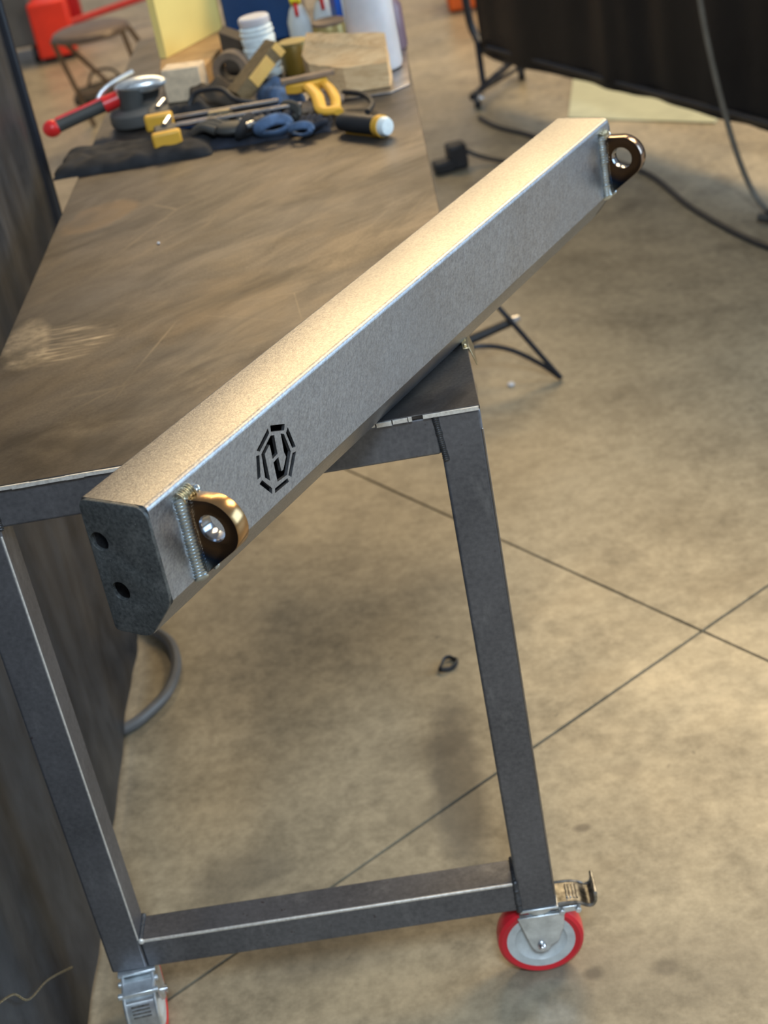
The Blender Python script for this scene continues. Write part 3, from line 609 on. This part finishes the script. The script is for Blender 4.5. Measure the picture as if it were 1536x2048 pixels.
# ------------------------------------------------------------------ far background: stool, trolley, orange box
stool = tag(empty('folding_stool', (-1.21, 5.20, FZ)), 'brown metal folding stool with round seat standing on the floor far left', 'stool')
bm = B(); lathe(bm, [(0, 0.452), (0.135, 0.452), (0.150, 0.446), (0.158, 0.432), (0.150, 0.420), (0.135, 0.426), (0, 0.430)], (0.02, -0.36, 0), seg=36); part('seat', bm, M['seat_brown'], stool)
legs = [((-0.13, -0.30, 0.43), (0.14, 0.05, 0.0)), ((-0.14, -0.42, 0.43), (-0.16, 0.10, 0.0)), ((0.15, -0.42, 0.43), (0.02, 0.10, 0.0)), ((0.16, -0.30, 0.43), (0.19, 0.28, 0.0))]
for p0, p1 in (((-0.13, -0.40, 0.43), (-0.11, -0.10, 0.0)), ((-0.12, -0.32, 0.43), (0.06, 0.06, 0.0)), ((0.15, -0.40, 0.43), (0.13, 0.02, 0.0)), ((0.16, -0.32, 0.43), (0.24, 0.16, 0.0))):
    bm = B(); cyl(bm, p0, p1, 0.010, seg=12); part('leg', bm, M['seat_brown'], stool)
bm = B(); cyl(bm, (-0.12, -0.2, 0.16), (0.14, -0.12, 0.16), 0.008, seg=10); part('crossbar', bm, M['seat_brown'], stool)
bm = B(); cyl(bm, (0.0, -0.05, 0.12), (0.2, -0.05, 0.20), 0.008, seg=10); part('crossbar', bm, M['seat_brown'], stool)
bag = tag(empty('tool_bag', (-1.29, 5.45, FZ)), 'dark slumped bag on the floor behind the folding stool', 'bag')
bm = B(); ball(bm, (0, 0, 0.05), (0.16, 0.11, 0.055), 18); bmesh.ops.transform(bm, matrix=Matrix.Rotation(R(12), 4, 'Z'), verts=bm.verts)
for v_ in bm.verts: v_.co += Vector((0, 0, 0.02))*noise.noise(v_.co*14)
part('bag_body', bm, M['dark_brown'], bag)
bm = B(); sweep(bm, smooth_path([(-0.08, 0, 0.09), (-0.04, -0.02, 0.15), (0.04, -0.02, 0.15), (0.08, 0, 0.09)], 6), 0.006, 8); part('handle', bm, M['black_cloth'], bag)
cart = tag(empty('grey_trolley', (-1.93, 6.75, FZ)), 'grey wheeled trolley body standing on the floor at the far upper left', 'trolley')
bm = B(); box(bm, (0.02, 0, 0.22), (0.30, 0.42, 0.26)); part('body', bm, M['grey_paint'], cart, bevel=0.01)
bm = B(); box(bm, (0.02, -0.02, 0.36), (0.26, 0.36, 0.02)); part('tray', bm, M['black_paint'], cart, bevel=0.004)
for sx in (-1, 1):
    for sy in (-1, 1):
        bm = B(); cyl(bm, (sx*0.11+0.01, sy*0.16, 0.045), (sx*0.11+0.035, sy*0.16, 0.045), 0.045, seg=20); part('wheel', bm, M['black_rubber'], cart)
rj = tag(empty('red_can', (-1.96, 6.60, FZ+0.36)), 'crimson red can lying on top of the grey trolley', 'can')
bm = B(); lathe(bm, [(0, 0.012), (0.055, 0.012), (0.06, 0.02), (0.06, 0.14), (0.04, 0.16), (0.02, 0.165), (0, 0.165)]); part('can_body', bm, M['red'], rj)
bm = B(); lathe(bm, [(0, 0.165), (0.018, 0.165), (0.018, 0.19), (0, 0.19)]); part('cap', bm, M['black_rubber'], rj)
jk = tag(empty('floor_jack', (-1.71, 6.75, FZ), R(8)), 'bright red floor jack with long red handle at the far upper left', 'jack')
bm = B(); box(bm, (0.0, 0, 0.16), (0.19, 0.5, 0.27)); part('chassis', bm, M['red_paint'], jk, bevel=0.012)
bm = B(); box(bm, (0.12, 0.18, 0.22), (0.06, 0.2, 0.22)); part('side_block', bm, M['dark_red'], jk, bevel=0.01)
bm = B(); cyl(bm, (0.08, -0.05, 0.14), (0.52, 0.25, 0.14), 0.018, seg=14); part('handle', bm, M['dark_red'], jk)
for sy in (-1, 1):
    bm = B(); cyl(bm, (-0.08, sy*0.2, 0.03), (0.08, sy*0.2, 0.03), 0.03, seg=18); part('wheel', bm, M['black_rubber'], jk)
ob = tag(empty('orange_box', (0.36, 6.05, FZ)), 'orange plastic storage box on the far floor left of the black curtain', 'box')
bm = B(); box(bm, (0.0, 0.06, 0.10), (0.17, 0.26, 0.19)); part('box_body', bm, M['orange'], ob, bevel=0.012)
bm = B(); box(bm, (0.0, 0.06, 0.2), (0.19, 0.28, 0.02)); part('lid', bm, M['black_rubber'], ob, bevel=0.006)

# ------------------------------------------------------------------ clutter on the table
def thing(name, label, cat, loc, rz=0, group=None): return tag(empty(name, loc, rz), label, cat, group)
# split timber block
bm = B(); fp = [(-0.203, 1.530), (-0.190, 1.462), (-0.125, 1.408), (-0.042, 1.397), (-0.036, 1.462), (-0.100, 1.490), (-0.188, 1.555)]
prism(bm, fp, 0.0045, 0.06, [0.060, 0.058, 0.052, 0.050, 0.090, 0.094, 0.096])
bmesh.ops.subdivide_edges(bm, edges=bm.edges[:], cuts=5, use_grid_fill=True)
for v_ in bm.verts: v_.co += Vector((noise.noise(v_.co*60), noise.noise(v_.co*60+Vector((9, 0, 0))), noise.noise(v_.co*60+Vector((0, 9, 0)))))*0.0022 if v_.co.z > 0.01 else Vector()
tag(part('timber_block', bm, M['wood'], angle=18), 'chunky rough pale timber block on the table in front of the white canister', 'wood block')
bm = B(); prism(bm, [(-0.215, 1.41), (-0.15, 1.375), (-0.045, 1.362), (-0.006, 1.40), (0.004, 1.72), (-0.21, 1.75)], 0.0003, 0.0035); tag(part('sheet_metal_tray', bm, M['steel_rod'], bevel=0.0008), 'thin metal sheet lying on the table beneath the timber block', 'sheet')
# white canister
c = thing('white_canister', 'tall white plastic canister standing right behind the timber block', 'canister', (-0.060, 1.548, 0.0036))
bm = B(); lathe(bm, [(0, 0), (0.040, 0), (0.047, 0.004), (0.049, 0.012), (0.0475, 0.10), (0.046, 0.20), (0.040, 0.225), (0.022, 0.24), (0, 0.24)]); part('body', bm, M['white_plastic'], c)
bm = B(); lathe(bm, [(0, 0.24), (0.022, 0.24), (0.022, 0.27), (0.018, 0.275), (0, 0.275)]); part('cap', bm, M['white_plastic'], c)
c = thing('plum_bottle', 'plum coloured bottle with white cap at the table edge behind the canister', 'bottle', (-0.026, 1.70, 0.0036))
bm = B(); lathe(bm, [(0, 0), (0.030, 0), (0.032, 0.004), (0.031, 0.085), (0.022, 0.10), (0, 0.10)]); part('body', bm, M['purple'], c)
bm = B(); lathe(bm, [(0, 0.10), (0.022, 0.10), (0.022, 0.15), (0.016, 0.155), (0, 0.155)]); part('cap', bm, M['white_plastic'], c)
# white ribbed jar
c = thing('ribbed_jar', 'bluish white ribbed jar with crumpled wrap standing in front of the navy box', 'jar', (-0.288, 1.672, 0))
bm = B(); pr = [(0, 0), (0.031, 0)]
for k in range(15): z = 0.004+k*0.0062; pr += [(0.0345+0.0012*math.sin(k*2.3), z), (0.0325, z+0.0031)]
pr += [(0.034, 0.100), (0.028, 0.106)]; lathe(bm, pr+[(0, 0.106)], seg=30); part('body', bm, M['white_glossy'], c)
bm = B(); lathe(bm, [(0, 0.106), (0.031, 0.106), (0.032, 0.110), (0.032, 0.119), (0.029, 0.122), (0.0, 0.122)], seg=30); part('lid', bm, M['white_plastic'], c)
c.rotation_euler = (0, R(-2), 0)
# yellow box on a plywood offcut
bm = B(); prism(bm, [(-0.505, 1.705), (-0.415, 1.635), (-0.385, 1.80), (-0.372, 1.985), (-0.44, 2.06), (-0.52, 1.90)], 0.0005, 0.044); tag(part('plywood_offcut', bm, M['ply'], bevel=0.002), 'tan plywood offcut lying on the table beneath the yellow box', 'wood block')
c = thing('yellow_box', 'pale yellow open cardboard box standing on the plywood offcut', 'box', (-0.497, 1.795, 0.0450), math.atan2(0.194, 0.110))
bm = B(); bxr(bm, 0, 0.222, 0, 0.018, 0, 0.003); bxr(bm, 0, 0.222, 0, 0.002, 0.003, 0.136); bxr(bm, 0, 0.222, 0.016, 0.018, 0.003, 0.136); bxr(bm, 0, 0.002, 0.002, 0.016, 0.003, 0.136); bxr(bm, 0.22, 0.222, 0.002, 0.016, 0.003, 0.136); part('carton', bm, M['yellow_card'], c, smooth=False)
bm = B(); box(bm, (0.111, 0.038, 0.146), (0.215, 0.045, 0.002), Matrix.Rotation(R(25), 3, 'X')); part('flap', bm, M['card_in'], c, smooth=False)
bm = B(); prism(bm, [(-0.488, 1.590), (-0.411, 1.575), (-0.402, 1.622), (-0.480, 1.640)], 0.0005, 0.066); tag(part('fibre_block', bm, M['fibre'], bevel=0.002), 'upright beige fibre block standing in front of the plywood offcut', 'block')
bm = B(); prism(bm, [(-0.375, 1.745), (-0.325, 1.735), (-0.318, 1.80), (-0.37, 1.81)], 0.0005, 0.085, [0.088, 0.062, 0.062, 0.088]); tag(part('dark_wedge', bm, M['dark_brown'], bevel=0.0015), 'dark brown wedge standing behind the roll of tape', 'wedge')
c = thing('navy_box', 'navy blue plastic box at the back of the table behind the ribbed jar', 'box', (-0.295, 2.06, 0))
bm = B(); bxr(bm, -0.085, 0.082, -0.08, 0.08, 0.0003, 0.19); part('body', bm, M['navy'], c, bevel=0.005)
bm = B(); bxr(bm, -0.088, 0.085, -0.083, 0.083, 0.19, 0.20); part('lid', bm, M['navy'], c, bevel=0.003)
# tape roll
c = thing('tape_roll', 'dark brown roll of tape standing upright left of the ribbed jar', 'tape roll', (-0.352, 1.632, 0.0362))
for nm, ro, ri, w_, mt_ in (('tape', 0.036, 0.022, 0.030, M['leather']), ('core', 0.0222, 0.019, 0.031, M['dark_brown'])):
    bm = B(); lathe(bm, [(ri, -w_/2), (ro, -w_/2), (ro, w_/2), (ri, w_/2), (ri, -w_/2)], axis=(0.2, 1, 0), seg=32); part(nm, bm, mt_, c)
# leaning timber with amber faces
A_, B_ = Vector((-0.338, 1.462, 0.021)), Vector((-0.248, 1.515, 0.092)); fr_ = frame_from(B_-A_); Ln = (B_-A_).length
c = thing('leaning_timber', 'leaning brown timber offcut with amber painted patches propped over the rod', 'wood block', tuple(A_))
bm = B(); box(bm, fr_@Vector((0, 0, Ln/2)), (0.044, 0.030, Ln), fr_); part('timber', bm, M['oldwood'], c, bevel=0.002)
vw = Vector((-0.1, -0.75, 0.55)).normalized(); lx, ly = fr_@Vector((1, 0, 0)), fr_@Vector((0, 1, 0))
fa = max((lx, -lx, ly, -ly), key=lambda q: q.dot(Vector((0.2, -0.8, 0.1)))); hf = 0.022 if abs(fa.dot(lx)) > 0.9 else 0.015
oth = fa.cross((B_-A_).normalized()); wd = 0.028 if hf == 0.022 else 0.042
rotp = Matrix((oth, fa.cross(oth)*-1, fa)).transposed()
for u0, u1 in ((0.30, 0.74), (0.88, 0.995)):
    bm = B(); bmx = (B_-A_)*((u0+u1)/2)+fa*hf; box(bm, bmx, (wd*0.98, Ln*(u1-u0), 0.002), Matrix((oth, (B_-A_).normalized(), oth.cross((B_-A_).normalized()))).transposed()); part('painted_patch', bm, M['amber'], c)
# spray bottles
def spray(loc, label, hd):
    c = thing('spray_bottle', label, 'spray bottle', loc, group='yellow headed spray bottles')
    bm = B(); lathe(bm, [(0, 0), (0.022, 0), (0.025, 0.004), (0.025, 0.055), (0.017, 0.078), (0.011, 0.088), (0, 0.088)]); part('body', bm, M['clear'], c)
    bm = B(); lathe(bm, [(0, 0.088), (0.012, 0.088), (0.012, 0.100), (0, 0.100)]); box(bm, (0.0, -0.008, 0.108), (0.022, 0.05, 0.018)); part('head', bm, M['bright_yellow'], c, bevel=0.003)
    bm = B(); sweep(bm, smooth_path([(0, -0.018, 0.10), (0, -0.026, 0.088), (0, -0.022, 0.07)], 5), 0.004, 8, sx=1.5); part('trigger', bm, M['red'], c)
spray((-0.214, 1.88, 0), 'milky spray bottle with yellow head nearest the navy box', 0); spray((-0.158, 1.90, 0), 'milky spray bottle with yellow head beside the blue and white carton', 0)
c = thing('blue_carton', 'blue and white carton standing left of the white canister', 'carton', (-0.115, 1.86, 0.0), R(18))
bm = B(); box(bm, (0, 0, 0.075), (0.045, 0.04, 0.149)); part('carton', bm, M['blue'], c, bevel=0.001)
bm = B(); box(bm, (0.006, -0.0205, 0.06), (0.030, 0.002, 0.075)); part('label_panel', bm, M['white_plastic'], c)
c = thing('olive_tin', 'short olive tin standing behind the timber block', 'tin', (-0.150, 1.80, 0))
bm = B(); lathe(bm, [(0, 0.0003), (0.034, 0.0003), (0.035, 0.003), (0.035, 0.052), (0.033, 0.055), (0, 0.053)]); part('body', bm, M['olive'], c)
bm = B(); lathe(bm, [(0.0, 0.053), (0.034, 0.053), (0.0355, 0.058), (0.034, 0.061), (0, 0.059)]); part('lid', bm, M['leather'], c)
c = thing('mustard_tin', 'dark mustard tin standing between the ribbed jar and the timber block', 'tin', (-0.222, 1.655, 0))
bm = B(); lathe(bm, [(0, 0.0003), (0.028, 0.0003), (0.029, 0.003), (0.029, 0.058), (0.027, 0.061), (0, 0.059)]); part('body', bm, M['mustard'], c)
bm = B(); lathe(bm, [(0, 0.059), (0.0295, 0.059), (0.0295, 0.064), (0, 0.064)]); part('lid', bm, M['olive'], c)
c = thing('black_bottle', 'slim black bottle with tan label beside the navy box', 'bottle', (-0.213, 1.968, 0))
bm = B(); lathe(bm, [(0, 0), (0.014, 0), (0.015, 0.003), (0.015, 0.11), (0.008, 0.125), (0, 0.125)]); part('body', bm, M['black_rubber'], c)
bm = B(); lathe(bm, [(0.0152, 0.03), (0.0155, 0.03), (0.0155, 0.085), (0.0152, 0.085)], seg=20); part('label_band', bm, M['leather'], c)

# angle grinder with red-ended side handle
g = thing('angle_grinder', 'silver angle grinder with red ended black side handle at the table\'s left edge', 'grinder', (-0.53, 1.47, 0))
bm = B(); lathe(bm, [(0, 0.006), (0.050, 0.006), (0.052, 0.010), (0.052, 0.028), (0.046, 0.034), (0.030, 0.038), (0, 0.038)], (-0.005, 0, 0)); part('guard', bm, M['grey_paint'], g)
bm = B(); cyl(bm, (-0.01, -0.012, 0.034), (-0.004, -0.008, 0.072), 0.022, 0.024); part('gear_head', bm, M['grip'], g)
bm = B(); ball(bm, (0.015, 0.0, 0.074), (0.052, 0.024, 0.016), 18); part('head_cover', bm, M['zinc'], g)
bm = B(); cyl(bm, (0.022, 0.02, 0.056), (0.018, 0.085, 0.050), 0.024, 0.021); part('motor_body', bm, M['grip'], g)
a_, b_ = Vector((-0.160, -0.036, 0.032)), Vector((-0.036, -0.006, 0.056))
bm = B(); sweep(bm, smooth_path([a_, a_.lerp(b_, .1), a_.lerp(b_, .5), a_.lerp(b_, .85), b_], 4), lambda u: 0.0145-0.002*math.sin(u*3.14), 16); part('side_handle', bm, M['grip'], g)
bm = B(); ball(bm, a_-(b_-a_)*0.03, (0.019, 0.017, 0.017), 14); part('handle_end', bm, M['red'], g)
bm = B(); cyl(bm, a_.lerp(b_, .80), b_+(b_-a_)*0.04, 0.0165, 0.0155); part('handle_flange', bm, M['red'], g)
bm = B(); cyl(bm, a_.lerp(b_, .05)+Vector((0, 0, .012)), a_.lerp(b_, .8)+Vector((0, 0, .012)), 0.0045); part('handle_stripe', bm, M['red'], g)
bm = B(); sweep(bm, smooth_path([(-0.075, 0.00, 0.038), (-0.070, 0.015, 0.062), (-0.045, 0.03, 0.078), (0.0, 0.05, 0.09)], 7), 0.0055, 10); part('guard_rim', bm, M['zinc'], g)

# black cloth and clamps and gloves
def heap(name, cx, cy, sx, sy, h, seed, mat, label, cat, rz=0, nx=70, ny=26, z0=0.0004, fq=1.0):
    bm = B(); top = []; bot = []
    for j in range(ny+1):
        a, b = [], []
        for i in range(nx+1):
            u, v_ = i/nx*2-1, j/ny*2-1; k = (1-abs(u)**14)*(1-abs(v_)**8)
            e = 1+0.10*noise.noise(Vector((u*3, v_*3, seed)))
            x, y = u*sx/2*e, v_*sy/2*e
            hz = h*k*(0.65+fq*(0.9*abs(noise.noise(Vector((x*22+seed, y*26, seed))))+0.4*noise.noise(Vector((x*45, y*45, seed)))))
            a.append(bm.verts.new((x, y, z0+0.0008+max(0, hz)))); b.append(bm.verts.new((x, y, z0)))
        top.append(a); bot.append(b)
    for rr in (top, bot):
        for A, C_ in zip(rr, rr[1:]):
            for k in range(nx): bm.faces.new((A[k], A[k+1], C_[k+1], C_[k]))
    for k in range(nx): bm.faces.new((top[0][k], top[0][k+1], bot[0][k+1], bot[0][k])); bm.faces.new((top[-1][k], top[-1][k+1], bot[-1][k+1], bot[-1][k]))
    for k in range(ny): bm.faces.new((top[k][0], top[k+1][0], bot[k+1][0], bot[k][0])); bm.faces.new((top[k][-1], top[k+1][-1], bot[k+1][-1], bot[k][-1]))
    o = part(name, bm, mat, angle=70); o.location = (cx, cy, 0); o.rotation_euler = (0, 0, rz); return tag(o, label, cat)
heap('black_cloth', -0.515, 1.248, 0.29, 0.145, 0.026, 2.0, M['black_cloth'], 'folded black cloth on the table\'s left side, nearest the bare steel', 'cloth', R(-3), fq=0.35)
heap('dark_apron', -0.285, 1.270, 0.26, 0.16, 0.010, 7.0, M['navy_cloth'], 'crumpled dark navy apron spread under the clamps and steel rods', 'apron', R(-4))
heap('denim_rag', -0.252, 1.43, 0.065, 0.12, 0.034, 3.3, M['denim'], 'crumpled blue denim rag right of the leaning timber', 'rag', R(20), 30, 30)
def glove(name, loc, rz, mat, label, cuffmat, s=1.0):
    o = thing(name, label, 'glove', loc, rz, 'work gloves in the pile')
    bm = B(); ball(bm, (0, 0, 0.012*s), (0.028*s, 0.034*s, 0.012*s), 16); part('palm', bm, mat, o)
    for k in range(4):
        bm = B(); x = (-0.021+0.014*k)*s; l = (0.048, 0.056, 0.054, 0.042)[k]*s
        sweep(bm, smooth_path([(x, 0.018*s, 0.014*s), (x*1.15, 0.018*s+l*0.5, 0.022*s), (x*1.25, 0.018*s+l, 0.012*s)], 5), lambda u: 0.0088*s*(1-0.25*u), 10); part('finger', bm, mat, o)
    bm = B(); sweep(bm, smooth_path([(0.022*s, -0.01*s, 0.012*s), (0.04*s, 0.008*s, 0.018*s), (0.046*s, 0.028*s, 0.014*s)], 5), lambda u: 0.0095*s*(1-0.2*u), 10); part('thumb', bm, mat, o)
    bm = B(); pts = [Vector((0.030*s*math.cos(a), -0.040*s+0.004*math.sin(2*a), 0.014*s+0.013*s*math.sin(a))) for a in [2*math.pi*k/20 for k in range(20)]]
    sweep(bm, pts, 0.0048*s, 8, True, 1, 2.2); part('cuff', bm, cuffmat, o); return o
glove('work_glove', (-0.268, 1.232, 0.010), R(15), M['navy_cloth'], 'dark blue work glove lying palm down left of the blue cuffed glove', M['denim'], 0.95)
glove('work_glove', (-0.200, 1.188, 0.008), R(-22), M['navy_cloth'], 'work glove with a pale blue open cuff facing the camera', M['denim'], 0.68)
glove('work_glove', (-0.195, 1.285, 0.011), R(-60), M['leather'], 'tan leather work glove under the yellow clamp', M['grip'], 0.95)
glove('work_glove', (-0.338, 1.240, 0.010), R(60), M['grip'], 'black rubber work glove in the middle of the pile beside the rods', M['black_cloth'], 1.0)
# steel rods
for p0, p1, r_, lb in (((-0.470, 1.352, 0.030), (-0.250, 1.330, 0.032), 0.0052, 'dull steel rod lying across the pile below the leaning timber'), ((-0.440, 1.278, 0.034), (-0.205, 1.262, 0.036), 0.0045, 'thinner steel rod lying over the dark apron nearer the camera')):
    bm = B(); cyl(bm, p0, p1, r_, seg=14); tag(part('steel_rod', bm, M['steel_rod']), lb, 'rod', 'steel rods across the pile')
# clamps with yellow pads
def padclamp(loc, rz, label):
    c = thing('quick_clamp', label, 'clamp', loc, rz, 'yellow padded clamps')
    bm = B(); box(bm, (0, -0.004, 0.016), (0.053, 0.020, 0.030)); part('pad', bm, M['yellow'], c, bevel=0.005, seg=3)
    bm = B(); box(bm, (0.0, 0.028, 0.020), (0.040, 0.046, 0.022)); part('jaw', bm, M['grip'], c, bevel=0.004)
    bm = B(); cyl(bm, (0.0, 0.03, 0.032), (0.012, 0.06, 0.036), 0.006); part('bolt', bm, M['chrome'], c)
padclamp((-0.472, 1.318, 0.022), R(4), 'clamp with yellow pad resting on the cloth, the farther of the yellow pair'); padclamp((-0.452, 1.224, 0.012), R(8), 'clamp with yellow pad resting on the black cloth, nearest the camera')
# yellow trigger clamp
c = thing('trigger_clamp', 'black and yellow trigger clamp lying on the gloves in front of the timber block', 'clamp', (-0.18, 1.29, 0.040))
def flat(poly, z, th):
    bm = B(); prism(bm, poly, z, z+th); return bm
part('body', flat([(-0.055, 0.040), (-0.045, 0.052), (0.01, 0.058), (0.022, 0.066), (0.026, 0.045), (0.008, 0.034), (-0.035, 0.030)], 0, 0.018), M['yellow'], c, bevel=0.003)
bm = B(); sweep(bm, smooth_path([(0.014, 0.05, 0.012), (0.028, 0.01, 0.006), (0.036, -0.03, -0.002), (0.036, -0.06, -0.012), (0.040, -0.085, -0.014)], 6), 0.0058, 10, sx=1, sy=1.6); part('lever', bm, M['yellow'], c)
bm = B(); sweep(bm, smooth_path([(-0.012, 0.03, 0.012), (0.004, -0.02, 0.004), (0.010, -0.065, -0.010), (0.030, -0.075, -0.012), (0.044, -0.072, -0.012)], 6), 0.0068, 10, sx=1, sy=1.7); part('grip', bm, M['yellow'], c)
bm = B(); box(bm, (-0.01, 0.048, 0.024), (0.10, 0.020, 0.008), Matrix.Rotation(R(6), 3, 'Z')); part('bar', bm, M['leather'], c, bevel=0.001)
bm = B(); sweep(bm, smooth_path([(0.05, 0.05, -0.015), (0.085, 0.02, -0.018), (0.10, -0.03, -0.024), (0.09, -0.075, -0.026)], 6), 0.0055, 10); part('tail', bm, M['black_rubber'], c)
# torch
c = thing('hand_torch', 'black and yellow torch with a white end lying on the bare table top', 'torch', (-0.098, 1.122, 0.0192), math.atan2(-0.072, 0.070))
bm = B(); lathe(bm, [(0, -0.058), (0.013, -0.058), (0.0155, -0.052), (0.0165, -0.02), (0.0165, 0.032), (0.0, 0.032)], axis=(1, 0, 0)); part('handle', bm, M['black_rubber'], c)
bm = B(); lathe(bm, [(0.0, 0.032), (0.0175, 0.032), (0.019, 0.036), (0.019, 0.046), (0.0, 0.046)], axis=(1, 0, 0)); bxr(bm, -0.045, 0.034, -0.005, 0.005, -0.0188, -0.014); part('collar', bm, M['yellow'], c)
bm = B(); lathe(bm, [(0.0, 0.046), (0.0165, 0.046), (0.017, 0.052), (0.014, 0.058), (0, 0.059)], axis=(1, 0, 0)); part('lens_cap', bm, M['white_glossy'], c)
# small fittings and a hose coil in the pile
c = thing('curled_hose', 'black hose with a brass fitting curling between the steel rods', 'hose', (-0.36, 1.325, 0.020))
bm = B(); sweep(bm, smooth_path([(-0.07, 0.09, 0.0), (-0.05, 0.10, 0.03), (0.0, 0.08, 0.035), (0.03, 0.04, 0.02), (0.07, 0.03, 0.01)], 7), 0.005, 10); part('hose', bm, M['black_rubber'], c)
bm = B(); cyl(bm, (-0.02, 0.0, 0.008), (0.02, -0.01, 0.010), 0.009); part('fitting', bm, M['brass'], c)
bm = B(); sweep(bm, [Vector((0.026*math.cos(a), 0.022*math.sin(a)-0.03, 0.004+0.006*math.sin(a))) for a in [2*math.pi*k/24 for k in range(24)]], 0.005, 8, True); part('coil', bm, M['grip'], c)
bm = B(); ball(bm, (0, 0, 0), 0.004, 10); o = part('steel_ball', bm, M['chrome']); o.location = (-0.315, 1.225, 0.036); tag(o, 'tiny shiny ball bearing resting on the dark glove', 'ball')
bm = B(); ball(bm, (0, 0, 0), (0.0025, 0.0025, 0.0018), 8); o = part('white_bead', bm, M['white_plastic']); o.location = (-0.43, 0.737, 0.0018); tag(o, 'tiny white bead on the bare middle of the table top', 'bead')
c = thing('blue_sleeve', 'small dark blue plastic sleeve under the steel rod behind the yellow pads', 'sleeve', (-0.41, 1.31, 0.014))
bm = B(); cyl(bm, (-0.03, 0, 0.008), (0.03, 0.0, 0.008), 0.010); part('sleeve', bm, M['navy'], c)
heap('leather_pouch', -0.386, 1.520, 0.095, 0.10, 0.038, 5.1, M['dark_brown'], 'dark brown leather pouch slumped in front of the roll of tape', 'pouch', R(10), 34, 34)
heap('black_rag', -0.435, 1.425, 0.10, 0.06, 0.030, 8.7, M['black_cloth'], 'crumpled black rag between the grinder and the leather pouch', 'rag', R(15), 30, 24)
c = thing('socket_bit', 'short chrome and black socket lying between the gloves and the rods', 'socket', (-0.292, 1.212, 0.030), R(35))
bm = B(); lathe(bm, [(0, -0.018), (0.007, -0.018), (0.007, 0.0), (0.0, 0.0)], axis=(1, 0, 0)); part('socket', bm, M['chrome'], c)
bm = B(); lathe(bm, [(0, 0.0), (0.0095, 0.0), (0.0095, 0.022), (0, 0.022)], axis=(1, 0, 0)); part('sleeve', bm, M['black_rubber'], c)
